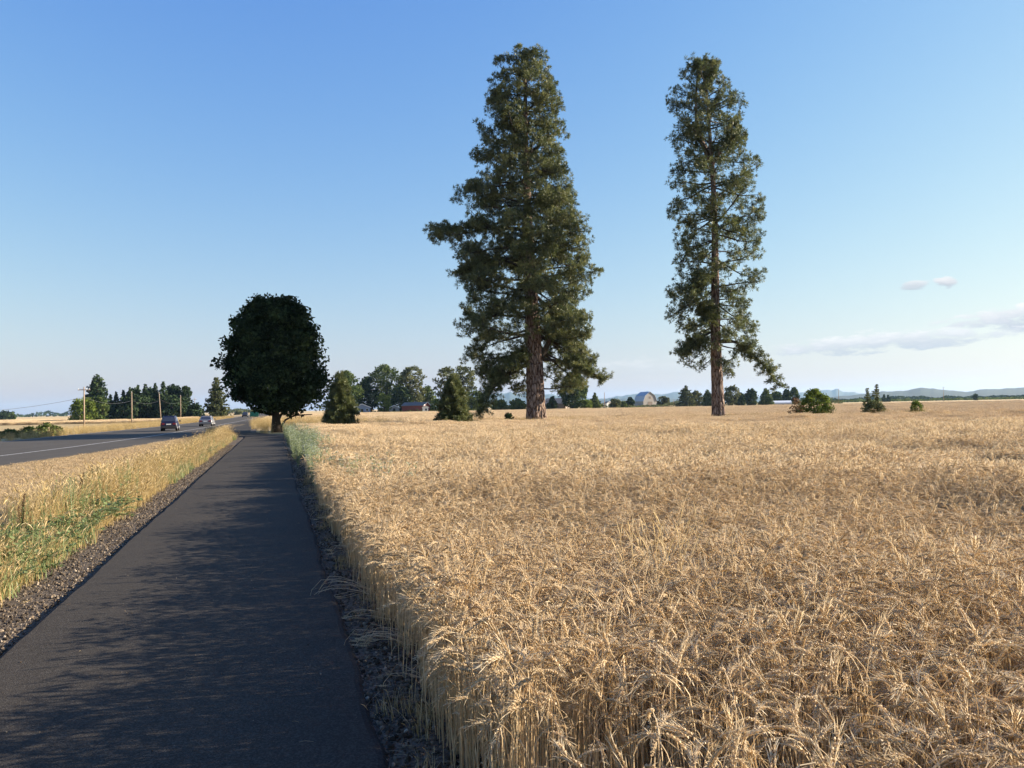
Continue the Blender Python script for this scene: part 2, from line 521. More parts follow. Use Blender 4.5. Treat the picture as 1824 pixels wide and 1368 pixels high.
def strip(name, ys, left, right, z, mat, kind="structure", thick=0.0):
    """a flat strip across [left(y), right(y)], with real edges where thick > 0"""
    mb = MB()
    l = np.stack([left(ys), ys, np.broadcast_to(z(left(ys), ys), ys.shape)], 1)
    r = np.stack([right(ys), ys, np.broadcast_to(z(right(ys), ys), ys.shape)], 1)
    n = len(ys)
    rows = [l, r]
    if thick:
        rows = [l + [-0.05, 0, -thick], l + [-0.012, 0, -0.012], l + [0.02, 0, 0], r + [-0.02, 0, 0], r + [0.012, 0, -0.012], r + [0.05, 0, -thick]]
    V = np.concatenate(rows)
    T = []
    for q in range(len(rows) - 1):
        for i in range(n - 1):
            a, b, c, d = q * n + i, (q + 1) * n + i, (q + 1) * n + i + 1, q * n + i + 1
            T += [(a, b, c), (a, c, d)]
    mb.add(V, T)
    o = mb.build(name, mat)
    tag(o, kind=kind)
    return o


flat = lambda h: (lambda x, y: np.full(np.shape(y), h))
py_ = np.concatenate([np.arange(-20, 30, 0.18), np.arange(30, 140, 0.8)])
wig = lambda y, s: 0.07 * (fbm(y * 0.33 + s, y * 0 + s, 3) - 0.5) * 2 + 0.03 * (vnoise(y * 3 + s, y * 0) - 0.5) + 0.025 * (vnoise(y * 7.3 + s, y * 0 + 5) - 0.5)
strip("path", py_, lambda y: PL + SL * y + path_bend(y) + 0.6 * wig(y, 3), lambda y: PR + SL * y + path_bend(y) + wig(y, 11), flat(0.045), ASPHALT, thick=0.05)
strip("gravel_shoulder_left", py_, lambda y: -2.75 + SL * y + path_bend(y) + wig(y, 23) * 2, lambda y: PL + 0.05 + SL * y + path_bend(y), flat(0.006), GRAVELBED)
strip("gravel_shoulder_right", py_, lambda y: PR - 0.05 + SL * y + path_bend(y), lambda y: 1.05 + SL * y + path_bend(y) + wig(y, 31), flat(0.006), GRAVELBED)
ry = np.concatenate([np.arange(-60, 260, 2.0), np.arange(260, 1200, 20.0)])
wide = lambda y: 8.9 - 1.4 * smooth(60, 120, y)
strip("road", ry, lambda y: fog(y) - wide(y), lambda y: fog(y) + 3.35 - 1.2 * smooth(60, 140, y) + wig(y, 41) * 2, flat(0.012), ROADMAT, thick=0.03)
strip("road_edge_line", ry, lambda y: fog(y) - 0.08, lambda y: fog(y) + 0.08, flat(0.017), LINE)
strip("road_far_edge_line", ry, lambda y: fog(y) - wide(y) + 0.35, lambda y: fog(y) - wide(y) + 0.47, flat(0.017), LINE)

# ------------------------------------------------------------------ scattered stuff: instances on points
SRC = bpy.data.collections.new("source_pieces")


def scatter(name, meshes, pts, rot, scl, seed=0, idx=None):
    rs = np.random.RandomState(seed)
    c = bpy.data.collections.new("pieces_" + name)
    for k, me in enumerate(meshes):
        c.objects.link(bpy.data.objects.new(f"{name}_piece_{k:02d}", me))
    n = len(pts)
    me = bpy.data.meshes.new(name)
    me.vertices.add(n); me.vertices.foreach_set("co", np.asarray(pts, np.float32).ravel())
    a = me.attributes.new("rot", 'FLOAT_VECTOR', 'POINT'); a.data.foreach_set("vector", np.asarray(rot, np.float32).ravel())
    a = me.attributes.new("scl", 'FLOAT_VECTOR', 'POINT'); a.data.foreach_set("vector", np.asarray(scl, np.float32).ravel())
    a = me.attributes.new("idx", 'INT', 'POINT')
    a.data.foreach_set("value", (rs.randint(0, len(meshes), n) if idx is None else idx).astype(np.int32))
    me.update()
    o = bpy.data.objects.new(name, me)
    COL.objects.link(o)
    ng = bpy.data.node_groups.new("scatter_" + name, 'GeometryNodeTree')
    ng.interface.new_socket("Geometry", in_out='INPUT', socket_type='NodeSocketGeometry')
    ng.interface.new_socket("Geometry", in_out='OUTPUT', socket_type='NodeSocketGeometry')
    N, L = ng.nodes, ng.links
    gi = N.new('NodeGroupInput'); go = N.new('NodeGroupOutput')
    ci = N.new('GeometryNodeCollectionInfo'); ci.inputs['Collection'].default_value = c
    ci.inputs['Separate Children'].default_value = True; ci.inputs['Reset Children'].default_value = True
    ip = N.new('GeometryNodeInstanceOnPoints'); ip.inputs['Pick Instance'].default_value = True

    def na(nm, ty):
        q = N.new('GeometryNodeInputNamedAttribute'); q.data_type = ty; q.inputs['Name'].default_value = nm
        return next(s for s in q.outputs if s.name == 'Attribute' and s.enabled)
    L.new(gi.outputs[0], ip.inputs['Points']); L.new(ci.outputs[0], ip.inputs['Instance'])
    L.new(na('idx', 'INT'), ip.inputs['Instance Index'])
    L.new(na('rot', 'FLOAT_VECTOR'), ip.inputs['Rotation'])
    L.new(na('scl', 'FLOAT_VECTOR'), ip.inputs['Scale'])
    L.new(ip.outputs[0], go.inputs[0])
    md = o.modifiers.new("scatter", 'NODES'); md.node_group = ng
    return o


# ------------------------------------------------------------------ wheat
def stalk_curve(rng, h, bend, phi, lean, nstem, near):
    """points of the stem and of the ear as one bending line"""
    d0 = np.array([math.cos(phi), math.sin(phi), 0.0])
    lphi = rng.uniform(0, 6.283)
    ld = np.array([math.cos(lphi), math.sin(lphi), 0.0])
    pts = [np.zeros(3)]
    ear = rng.uniform(0.08, 0.108)
    segs = [(h * q, 0.0) for q in ([0.35, 0.33, 0.14] if near else [0.8])]
    for s, _ in segs:
        v = np.array([0, 0, 1.0]) + ld * lean; v /= np.linalg.norm(v)
        pts.append(pts[-1] + v * s)
    k = 3 if near else 1
    neck = h * 0.18
    for i in range(k):
        an = bend * 0.55 * (i + 1) / k
        v = np.array([0, 0, math.cos(an)]) + d0 * math.sin(an) + ld * lean * 0.5
        pts.append(pts[-1] + v / np.linalg.norm(v) * neck / k)
    stem = np.array(pts)
    e = [pts[-1]]; m = 5 if near else 2
    dirs = []
    for i in range(m):
        an = bend * (0.6 + 0.4 * (i + 1) / m)
        v = np.array([0, 0, math.cos(an)]) + d0 * math.sin(an)
        dirs.append(v); e.append(e[-1] + v * ear / m)
    return stem, np.array(e), np.array(dirs), d0


def pick_bend(rng):
    return rng.uniform(0.4, 1.1) if rng.random() < 0.13 else rng.uniform(1.35, 2.8)


def wheat_ear_near(mb, rng, e, dirs, d0, tint):
    side = np.cross(d0, [0, 0, 1.0]); n = 9
    for i in range(n):
        f = (i + 0.5) / n * (len(e) - 1); a = int(f); p = e[a] * (1 - f + a) + e[a + 1] * (f - a)
        d = dirs[min(a, len(dirs) - 1)]; up = np.cross(side, d)
        for s in (-1, 1):
            out = side * s if i % 2 else (side * 0.75 * s + up * 0.5 * s)
            L = 0.0155 * (1 - 0.35 * abs(i / n - 0.35)); w = 0.0052
            c0 = p + out * 0.0022; c1 = c0 + d * L + out * L * 0.17
            mid = (c0 * 0.55 + c1 * 0.45) + out * 0.001
            u = np.cross(out, d); u /= np.linalg.norm(u) + 1e-9
            V = [c0, mid + u * w, mid + out * w, mid - u * w, mid - out * w * 0.6, c1]
            mb.add(V, [(0, 1, 2), (0, 2, 3), (0, 3, 4), (0, 4, 1), (5, 2, 1), (5, 3, 2), (5, 4, 3), (5, 1, 4)], tint - 0.1 + rng.uniform(-0.12, 0.1))
            if rng.random() < 0.12:
                continue
            al = rng.uniform(0.03, 0.055)
            ad = d + out * rng.uniform(0.05, 0.26) + up * rng.uniform(-0.16, 0.2); ad /= np.linalg.norm(ad)
            b = np.cross(ad, out); b /= np.linalg.norm(b) + 1e-9
            k1 = c1 + ad * al * 0.6 + out * al * 0.02
            mb.add([c1 - b * 0.0003, c1 + b * 0.0003, c1 + ad * al + out * al * 0.12, k1], [(0, 1, 3), (3, 1, 2)], min(1, tint + rng.uniform(0.0, 0.2)))


def dry_leaf(mb, rng, p, L, w, tint):
    ph = rng.uniform(0, 6.283); d = np.array([math.cos(ph), math.sin(ph), 0]); s = np.array([-d[1], d[0], 0.0])
    droop = rng.uniform(0.5, 1.6)
    pts = [p + d * L * q * 0.75 + np.array([0, 0, L * (0.55 * q - droop * q * q)]) for q in (0, 0.3, 0.65, 1)]
    tw = rng.uniform(-0.8, 0.8)
    mb.ribbon(pts, [w, w, w * 0.7, w * 0.1], s + np.array([0, 0, tw]), tint)


def near_clump(seed, n=9, rad=0.08):
    rng = random.Random(seed); mb = MB()
    for _ in range(n):
        a, r = rng.uniform(0, 6.283), rad * math.sqrt(rng.random())
        o = np.array([r * math.cos(a), r * math.sin(a), 0])
        one_stalk(mb, rng, o, rng.uniform(0.54, 0.78))
    return mb.mesh(f"wheat_clump_{seed}", WHEAT)


def one_stalk(mb, rng, o, h, bend=None, phi=None, lean=None, ear_mb=None):
    t = rng.uniform(0.42, 0.84)
    stem, e, dirs, d0 = stalk_curve(rng, h, pick_bend(rng) if bend is None else bend, rng.uniform(0, 6.283) if phi is None else phi, rng.gauss(0, 0.07) if lean is None else lean, 5, True)
    mb.tube(stem + o, np.linspace(0.0023, 0.0013, len(stem)), 3, np.linspace(t - 0.02, t + 0.12, len(stem)).repeat(3), cap=False)
    wheat_ear_near(ear_mb or mb, rng, e + o, dirs, d0, t)
    for q in range(rng.choice((0, 1, 1, 2))):
        k = rng.uniform(0.15, 0.85)
        p = np.array([np.interp(k * 0.8 * h, stem[:, 2], stem[:, i]) for i in range(3)]) + o
        dry_leaf(mb, rng, p, rng.uniform(0.06, 0.15), rng.uniform(0.003, 0.006), t + rng.uniform(-0.3, 0.0))


def mid_patch(seed, size=0.5, n=120):
    rng = random.Random(seed); mb = MB()
    for _ in range(n):
        o = np.array([rng.uniform(-size / 2, size / 2), rng.uniform(-size / 2, size / 2), 0])
        h = rng.uniform(0.60, 0.76); t = rng.uniform(0.52, 1.0)
        stem, e, dirs, d0 = stalk_curve(rng, h, pick_bend(rng), rng.uniform(0, 6.283), rng.gauss(0, 0.08), 3, False)
        sd_ = np.cross(d0, [0, 0, 1.0])
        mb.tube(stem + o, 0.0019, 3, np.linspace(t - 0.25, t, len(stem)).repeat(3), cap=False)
        mb.tube(np.array([e[0], e[0] * .6 + e[1] * .4, e[1], e[2]]) + o, [0.002, 0.0066, 0.0066, 0.002], 4, t - 0.2, cap=False)
        for q in range(18):
            p = e[0] + (e[2] - e[0]) * rng.uniform(0.15, 1) + o
            d = dirs[-1] + sd_ * rng.uniform(-0.6, 0.6) + np.array([0, 0, rng.uniform(-0.35, 0.35)])
            d /= np.linalg.norm(d); b = np.cross(d, [rng.random(), rng.random(), rng.random()]); b /= np.linalg.norm(b) + 1e-9
            mb.add([p - b * 0.0009, p + b * 0.0009, p + d * rng.uniform(0.045, 0.075)], [(0, 1, 2)], min(1, t + 0.18))
        if rng.random() < 0.8:
            dry_leaf(mb, rng, stem[0] + (stem[1] - stem[0]) * rng.uniform(0.3, 0.95) + o, rng.uniform(0.1, 0.2), 0.010, t + rng.uniform(-0.25, 0.1))
    return mb.mesh(f"wheat_mid_{seed}", WHEAT)


def far_patch(seed, size, n, er, zlow=0.3):
    rng = random.Random(seed); mb = MB()
    for _ in range(n):
        o = np.array([rng.uniform(-size / 2, size / 2), rng.uniform(-size / 2, size / 2), 0])
        h = rng.uniform(0.62, 0.76); t = rng.uniform(0.5, 1.0)
        ph = rng.uniform(0, 6.283); d = np.array([math.cos(ph), math.sin(ph), 0]); s = np.array([-d[1], d[0], 0])
        top = o + d * 0.05 + np.array([0, 0, h])
        L = rng.uniform(0.10, 0.17) * (er / 0.014) ** 0.5
        tip = top + d * L * rng.uniform(0.4, 1.0) + np.array([0, 0, rng.uniform(-0.9, 0.5) * L])
        mid = (top + tip) / 2 + np.array([0, 0, L * 0.18])
        b = o + np.array([0, 0, zlow])
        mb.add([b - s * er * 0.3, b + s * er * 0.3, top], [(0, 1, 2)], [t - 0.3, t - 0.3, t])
        mb.add([top, mid + s * er, mid - s * er, mid + np.array([0, 0, er * 1.3]), tip], [(0, 1, 3), (0, 3, 2), (1, 4, 3), (3, 4, 2), (0, 2, 1), (1, 2, 4)], t)
    return mb.mesh(f"wheat_far_{seed}", WHEAT)


def grid_points(size, y0, y1, seed, left, right):
    rs = np.random.RandomState(seed)
    xs = np.arange(SL * y1 - 2, right * y1 + 4, size); yy = np.arange(y0, y1, size)
    X, Y = np.meshgrid(xs, yy)
    X = X.ravel() + rs.uniform(-.5, .5, X.size) * size; Y = Y.ravel() + rs.uniform(-.5, .5, Y.size) * size
    k = (X > left(Y)) & (X < right * np.maximum(Y, 0) + 3.0) & (Y >= y0) & (Y < y1)
    return X[k], Y[k], rs


def field_parts(X, Y, rs, tilt):
    n = len(X)
    hn = 0.74 + 0.48 * fbm(X * 0.45, Y * 0.45, 3) + 0.10 * (fbm(X * 0.09 + 4, Y * 0.09, 2) - 0.5)
    hn = hn - 0.22 * smooth(.60, .74, fbm(X * 0.21 + 11, Y * 0.21 + 3, 3)) * (Y > 3.5)
    Z = ground_z(X, Y) - 0.01
    ta = 6.283 * vnoise(X * 0.35 + 9, Y * 0.35); tm = tilt * fbm(X * 0.8 + 2, Y * 0.8 + 5, 2) ** 1.5
    rot = np.stack([tm * np.cos(ta) + rs.normal(0, tilt * .25, n), tm * np.sin(ta) + rs.normal(0, tilt * .25, n), rs.uniform(0, 6.283, n)], 1)
    s = rs.uniform(0.9, 1.1, n)
    return np.stack([X, Y, Z], 1), rot, np.stack([s, s, s * hn], 1)


edge = lambda y: WHEAT_EDGE + SL * y + 0.09 * (fbm(y * 0.9, y * 0 + 2, 2) - 0.5) * 2


def weed_zone(X, Y):                       # where the lace weeds have crowded the wheat out
    o = X - SL * Y
    return (o < 0.9 + 1.35 * smooth(19, 30, Y) * (0.6 + 0.6 * fbm(Y * 0.3, Y * 0, 2))) & (Y > 18)


def bare(X, Y):                            # the gap in the crop close to the camera
    return (X > -0.2) & (X < 1.15 + 0.1 * np.sin(Y * 9)) & (Y > 2.2) & (Y < 3.02 + 0.05 * np.sin(X * 11))


near_meshes = [near_clump(100 + i) for i in range(9)]
X, Y, rs = grid_points(0.128, 0.4, 12.0, 1, edge, 0.85)
keep = ~(bare(X, Y) & (rs.rand(len(X)) > 0.05)) & (X > edge(Y) + 0.05) & ~((Y < 2.2) & (X < 1.2) & (rs.rand(len(X)) < 0.5))
X, Y = X[keep], Y[keep]
ye = np.arange(2.9, 17, 0.05) + rs.uniform(-.03, .03, len(np.arange(2.9, 17, 0.05)))
ye = ye[vnoise(ye * 2.2, ye * 0) > 0.45]
X = np.concatenate([X, edge(ye) + rs.uniform(0.0, 0.16, len(ye))]); Y = np.concatenate([Y, ye])
p, r_, s_ = field_parts(X, Y, rs, 0.30)
r_[-len(ye):, :2] *= 0.5
s_[-len(ye):, 2] *= 0.95 + 0.15 * rs.rand(len(ye))
tag(scatter("near_wheat", near_meshes, p, r_, s_, 1), "ripe bearded wheat standing in the near corner of the field", "wheat", kind="stuff")
mid_meshes = [mid_patch(200 + i) for i in range(7)]
X, Y, rs = grid_points(0.40, 11.8, 38, 2, lambda y: edge(y) + 0.24, 0.85)
k = ~weed_zone(X, Y); X, Y = X[k], Y[k]
p, r_, s_ = field_parts(X, Y, rs, 0.22)
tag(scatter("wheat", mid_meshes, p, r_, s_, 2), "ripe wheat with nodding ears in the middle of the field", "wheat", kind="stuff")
far1 = [far_patch(300 + i, 1.2, 680, 0.0105) for i in range(5)]
X, Y, rs = grid_points(0.95, 37.5, 62, 3, lambda y: edge(y) + 0.6, 0.85)
k = ~weed_zone(X, Y) & ~((np.abs(Y - 47 - 0.06 * X + 0.8 * vnoise(X * .2, X * 0)) < 0.55) & (X > 15)) & ~((np.abs(Y - 57 - 0.03 * X) < 0.5) & (X < 5) & (X > -14)); X, Y = X[k], Y[k]
p, r_, s_ = field_parts(X, Y, rs, 0.1)
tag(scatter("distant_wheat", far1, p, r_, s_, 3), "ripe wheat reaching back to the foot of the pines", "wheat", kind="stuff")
far2 = [far_patch(400 + i, 4.2, 1900, 0.028, 0.1) for i in range(4)]
X, Y, rs = grid_points(3.4, 63, 330, 4, lambda y: SL * y + 5.0 - 0.0 * y, 0.85)
p, r_, s_ = field_parts(X, Y, rs, 0.03)
s_[:, 2] *= 0.72
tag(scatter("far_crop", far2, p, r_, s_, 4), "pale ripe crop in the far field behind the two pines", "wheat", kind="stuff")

rs = np.random.RandomState(45)
X, Y = np.meshgrid(np.arange(-330, -84, 3.2), np.arange(268, 430, 3.4))
X = X.ravel() + rs.uniform(-1, 1, X.size); Y = Y.ravel() + np.where(Y.ravel() > 270, rs.uniform(-1, 1, Y.size), 0)
k = (X < fog(Y) - 26) & (X > -0.74 * Y); X, Y = X[k], Y[k]
p, r_, s_ = field_parts(X, Y, rs, 0.02)
s_[:, 2] *= 1.25
tag(scatter("left_crop", far2, p, r_, s_, 6), "standing crop beyond the cut field left of the road", "wheat", kind="stuff")

# single stalks one can pick out along the near edge
rng = random.Random(5)
stalk_meshes = []
for i in range(6):
    a, b = MB(), MB()
    one_stalk(a, rng, np.zeros(3), rng.uniform(0.64, 0.76), bend=rng.uniform(0.7, 2.4), phi=0.0, lean=rng.uniform(0.0, 0.08), ear_mb=b)
    stalk_meshes.append((a.mesh("stem", WHEAT), b.mesh("ear", WHEAT)))


def wheat_stalk(x, y, rz, scl, k, label, group, tilt=(0, 0), name="wheat_stalk"):
    r = empty(name, (x, y, gz(x, y)), 0, label, "wheat", group)
    r.rotation_euler = (tilt[0], tilt[1], rz); r.scale = (scl,) * 3
    for nm, me in zip(("stem", "ear"), stalk_meshes[k]):
        q = bpy.data.objects.new(nm, me); COL.objects.link(q); q.parent = r
    return r


for i in range(44):
    y = 2.9 + 5.2 * (i + rng.random() * 0.8) / 44
    wheat_stalk(edge(y) + rng.uniform(-0.09, 0.05), y, rng.uniform(1.9, 4.6), rng.uniform(0.92, 1.08), rng.randrange(6),
                "wheat stalk in the front row along the gravel edge", "wheat stalks in the front row", (rng.gauss(0, .04), rng.gauss(-0.04, .05)))
for i, (px, dy, rz, k, lab) in enumerate(((903, 2.95, 2.6, 0, "bright nodding wheat ear at the lower left corner of the crop"), (931, 2.9, 1.7, 2, "upright bearded wheat ear beside the bare gap in the crop"),
                                          (962, 2.85, 0.6, 4, "short wheat stalk leaning right over the bare gap"), (1150, 2.62, 1.2, 1, "lone wheat stalk standing inside the bare gap"))):
    q = P(px, 1240, dy)
    wheat_stalk(q.x, dy, rz, 0.92, k, lab, None)


def fallen_clump(px, py, n, seed, label, L=0.62, zrot=0.0):
    """a bundle of stalks that has fallen out of the crop, over the gravel towards the path"""
    rng = random.Random(seed); d = ray(px, py); k = -EYE / d.z
    x, y = d.x * k, d.y * k
    r = empty("fallen_wheat_clump", (x, y, 0.01), 0, label, "wheat")
    for i in range(n):
        st, er = MB(), MB()
        a = math.pi + rng.gauss(0.0, 0.22) + zrot; el0 = rng.uniform(0.25, 0.75); le = L * rng.uniform(0.7, 1.1)
        dv = np.array([math.cos(a), math.sin(a), 0]); pts = [np.array([rng.gauss(0, .03), rng.gauss(0, .05), 0.0])]
        for q in range(6):
            an = el0 - 0.22 * q - 0.04 * q * q * (q > 3)
            pts.append(pts[-1] + (dv * math.cos(an) + np.array([0, 0, math.sin(an)])) * le / 6)
        pts = np.array(pts); pts[:, 2] = np.maximum(pts[:, 2], 0.012)
        t = rng.uniform(0.5, 0.9)
        st.tube(pts, np.linspace(0.0022, 0.0013, 7), 3, t, cap=False)
        e = np.array([pts[-1] + (dv * math.cos(-0.5 - .25 * q) + np.array([0, 0, math.sin(-0.5 - .25 * q)])) * 0.018 * q for q in range(6)]); e[:, 2] = np.maximum(e[:, 2], 0.015)
        wheat_ear_near(er, rng, e, np.diff(e, axis=0) / 0.018, dv, t)
        so_ = st.build("stem", WHEAT, r); er.build("ear", WHEAT, so_)


fallen_clump(735, 1150, 14, 1, "thick bundle of wheat stalks fallen over the gravel onto the path edge", 0.66, -0.25)
fallen_clump(668, 1060, 12, 2, "fanned bundle of bent wheat stalks reaching over the path", 0.72, 0.05)
fallen_clump(640, 985, 7, 3, "thin spray of wheat stalks bowing low towards the path", 0.62, -0.15)
fallen_clump(612, 925, 5, 4, "small farther spray of bowed stalks beside the path edge", 0.6, -0.2)
fallen_clump(700, 1105, 6, 7, "loose wheat stalks bowing out between the two larger fallen bundles", 0.6, -0.1)
fallen_clump(775, 1225, 4, 5, "few broken wheat stalks lying low on the dark gravel", 0.42, -0.35)
fallen_clump(590, 890, 4, 6, "farthest bowed stalks where the wheat meets the weeds", 0.55, -0.2)


# a tuft of pale wild grass taller than the wheat
def pale_tuft(px, py, depth, n, hh, label, seed):
    rng = random.Random(seed); b = P(px, py, depth)
    r = empty("pale_grass_tuft", (b.x, depth, gz(b.x, depth)), 0, label, "grass")
    for i in range(n):
        mb = MB(); hd = MB()
        o = np.array([rng.gauss(0, .10), rng.gauss(0, .10), 0]); a = rng.uniform(0, 6.28); lean = rng.uniform(0, 0.28); h = hh * rng.uniform(0.8, 1.1)
        d = np.array([math.cos(a), math.sin(a), 0])
        pts = np.array([o + d * lean * h * q * q + np.array([0, 0, h * q]) for q in np.linspace(0, 1, 5)])
        mb.tube(pts, np.linspace(0.0022, 0.0012, 5), 3, rng.uniform(0.7, 1.0), cap=False)
        hd.tube([pts[-1], pts[-1] + d * 0.02 + [0, 0, .05], pts[-1] + d * 0.05 + [0, 0, .1]], [0.001, 0.004, 0.001], 3, 0.85, cap=False)
        so_ = mb.build("stem", GOLD, r); hd.build("seed_head", GOLD, so_)


pale_tuft(1195, 1060, 5.0, 30, 0.93, "pale wild grass tuft standing above the wheat, right of centre", 3)
pale_tuft(1120, 1060, 5.2, 10, 0.85, "sparse pale grass tuft just left of the taller pale tuft", 4)

# ------------------------------------------------------------------ gravel stones
def stone_mesh(seed):
    rs = np.random.RandomState(seed)
    ph = (1 + 5 ** 0.5) / 2
    v = np.array([(-1, ph, 0), (1, ph, 0), (-1, -ph, 0), (1, -ph, 0), (0, -1, ph), (0, 1, ph), (0, -1, -ph), (0, 1, -ph), (ph, 0, -1), (ph, 0, 1), (-ph, 0, -1), (-ph, 0, 1)]) / 1.9
    f = [(0, 11, 5), (0, 5, 1), (0, 1, 7), (0, 7, 10), (0, 10, 11), (1, 5, 9), (5, 11, 4), (11, 10, 2), (10, 7, 6), (7, 1, 8), (3, 9, 4), (3, 4, 2), (3, 2, 6), (3, 6, 8), (3, 8, 9), (4, 9, 5), (2, 4, 11), (6, 2, 10), (8, 6, 7), (9, 8, 1)]
    mb = MB()
    mb.add(v * rs.uniform(0.7, 1.2, (12, 1)) * np.array([1, rs.uniform(.7, 1), rs.uniform(.5, .8)]), f, rs.rand())
    return mb.mesh(f"stone_{seed}", STONE)


stones = [stone_mesh(i) for i in range(12)]


def stones_on(o0, o1, y0, y1, n, seed, smin, smax):
    rs = np.random.RandomState(seed)
    Y = y0 + (y1 - y0) * rs.rand(n) ** 1.7
    O = o0 + (o1 - o0) * rs.rand(n)
    s = smin + (smax - smin) * rs.rand(n) ** 3
    return np.stack([O + SL * Y + path_bend(Y), Y, 0.006 + s * 0.2], 1), rs.uniform(0, 6.28, (n, 3)), np.stack([s] * 3, 1)


A = [stones_on(-2.78, -2.02, 2.6, 42, 19000, 1, 0.006, 0.022), stones_on(0.53, 1.05, 2.3, 36, 13000, 2, 0.006, 0.024), stones_on(-1.9, 0.45, 2.0, 22, 520, 3, 0.002, 0.007)]
A[2][0][:, 2] += 0.04
tag(scatter("gravel", stones, np.concatenate([a[0] for a in A]), np.concatenate([a[1] for a in A]), np.concatenate([a[2] for a in A]), 3),
    "loose grey brown gravel along both edges of the asphalt path", "gravel", kind="stuff")

def straw_mesh(seed):
    rng = random.Random(seed); mb = MB()
    L = rng.uniform(0.04, 0.13); k = rng.uniform(-.3, .3)
    mb.ribbon([(-L / 2, 0, 0), (0, L * k * .3, 0.006), (L / 2, 0, 0.001)], [0.0022, 0.0026, 0.0015], (0, 1, 0.3), rng.uniform(.0, .5))
    return mb.mesh(f"straw_{seed}", WHEAT)


rs = np.random.RandomState(71)
n = 1000
Y = 2.3 + 22 * rs.rand(n) ** 1.5
O = np.where(rs.rand(n) < 0.86, rs.normal(0.72, 0.13, n), np.where(rs.rand(n) < .3, rs.uniform(-1.9, 0.5, n), rs.normal(-2.4, .25, n)))
Z = np.where((O > PL + .02) & (O < PR - .08), 0.048, 0.02)
tag(scatter("straw_litter", [straw_mesh(i) for i in range(6)], np.stack([O + SL * Y, Y, Z], 1), np.stack([rs.normal(0, .12, n), rs.normal(0, .12, n), rs.uniform(0, 6.28, n)], 1), np.ones((n, 3)), 5),
    "bits of loose straw lying on the path and gravel", "straw", kind="stuff")

# ------------------------------------------------------------------ verge grass
def grass_clump(seed, n, h0, h1, rad, w, mat, heads=0.4, lean=0.35, t0=0.3, t1=0.9):
    rng = random.Random(seed); mb = MB()
    for i in range(n):
        a0, r0 = rng.uniform(0, 6.283), rad * math.sqrt(rng.random())
        o = np.array([r0 * math.cos(a0), r0 * math.sin(a0), 0]); a = rng.uniform(0, 6.283); d = np.array([math.cos(a), math.sin(a), 0]); s = np.array([-d[1], d[0], 0])
        h = rng.uniform(h0, h1); le = abs(rng.gauss(0, lean)); t = rng.uniform(t0, t1)
        pts = np.array([o + d * le * h * q * q + np.array([0, 0, h * (q - 0.25 * le * q * q)]) for q in (0, 0.4, 0.75, 1)])
        mb.ribbon(pts, [w, w * .85, w * .6, w * .15], s, np.tile([t - .2, t - .05, t, t + .1], 2))
        if rng.random() < heads:
            p = pts[-1]; hl = rng.uniform(0.05, 0.12)
            mb.tube([p, p + d * hl * .3 + [0, 0, hl * .5], p + d * hl * .7 + [0, 0, hl * .8]], [0.001, 0.006, 0.001], 3, min(1, t + .15), cap=False)
    return mb.mesh(f"grass_{seed}", mat)


tall = [grass_clump(i, 64, 0.35, 0.9, 0.19, 0.0038, GOLD, 0.35, 0.35, 0.1, 0.9) for i in range(6)]
low = [grass_clump(20 + i, 60, 0.10, 0.32, 0.20, 0.006, GOLD, 0.1, 0.5) for i in range(4)]
short = [grass_clump(40 + i, 100, 0.02, 0.07, 0.34, 0.007, MOWN, 0.0, 1.1, 0.3, 0.95) for i in range(5)]
green = [grass_clump(60 + i, 46, 0.08, 0.30, 0.16, 0.007, WEED, 0.0, 0.5, 0.3, 0.9) for i in range(4)]
rs = np.random.RandomState(12)


def verge_points(n, y0, y1, f0, f1, seed, power=1.5):
    """f: 0 at the gravel by the path, 1 at the road's edge"""
    rs = np.random.RandomState(seed)
    Y = y0 + (y1 - y0) * rs.rand(n) ** power
    a = -2.72 + SL * Y + path_bend(Y); b = fog(Y) + 3.7
    f = f0 + (f1 - f0) * rs.rand(n)
    X = a + (b - a) * f
    k = (X > -0.75 * np.maximum(Y, 0) - 2.5)
    return X[k], Y[k], rs


def put(name, meshes, X, Y, rs, s0, s1, label, cat, zs=None):
    n = len(X); s = rs.uniform(s0, s1, n)
    zz = s if zs is None else s * zs
    tag(scatter(name, meshes, np.stack([X, Y, ground_z(X, Y) - 0.015], 1), np.stack([rs.normal(0, .08, n), rs.normal(0, .08, n), rs.uniform(0, 6.28, n)], 1), np.stack([s, s, zz], 1), 9), label, cat, kind="stuff")


def band_points(n, y0, y1, o0, o1, seed, power=1.4):
    rs = np.random.RandomState(seed)
    Y = y0 + (y1 - y0) * rs.rand(n) ** power
    O = o0 + (o1 - o0) * rs.rand(n)
    X = O + SL * Y + path_bend(Y)
    k = (X > -0.75 * np.maximum(Y, 0) - 2.5) & (X < SL * Y + 30)
    return X[k], Y[k], rs


X, Y, rs = band_points(2700, 2.5, 75, -3.75, -2.72, 31)
dens = fbm(X * 0.5, Y * 0.5, 2)
o = X - SL * Y - path_bend(Y)
k = (dens > 0.37) & (rs.rand(len(X)) < smooth(-3.8, -3.3, o) + 0.03) & ~((Y > 7.6) & (Y < 14) & (o > -3.3) & (rs.rand(len(X)) < 0.88)) & (X > fog(Y) + 4.0)
X, Y, o = X[k], Y[k], o[k]
put("tall_dry_grass", tall, X, Y, rs, 0.7, 1.1, "tall golden dry grass on the verge beside the path", "grass", zs=(0.42 + 0.52 * smooth(-2.72, -3.3, o)) * (0.65 + 0.35 * smooth(-4.1, -3.6, o)) * (0.75 + 0.5 * fbm(X * .3, Y * .3, 2)))
X, Y, rs = band_points(1900, 2.5, 70, -3.7, -2.66, 32)
k = X > fog(Y) + 4.0; X, Y = X[k], Y[k]
put("low_dry_grass", low, X, Y, rs, 0.7, 1.3, "low straw coloured grass below the taller verge grass", "grass")
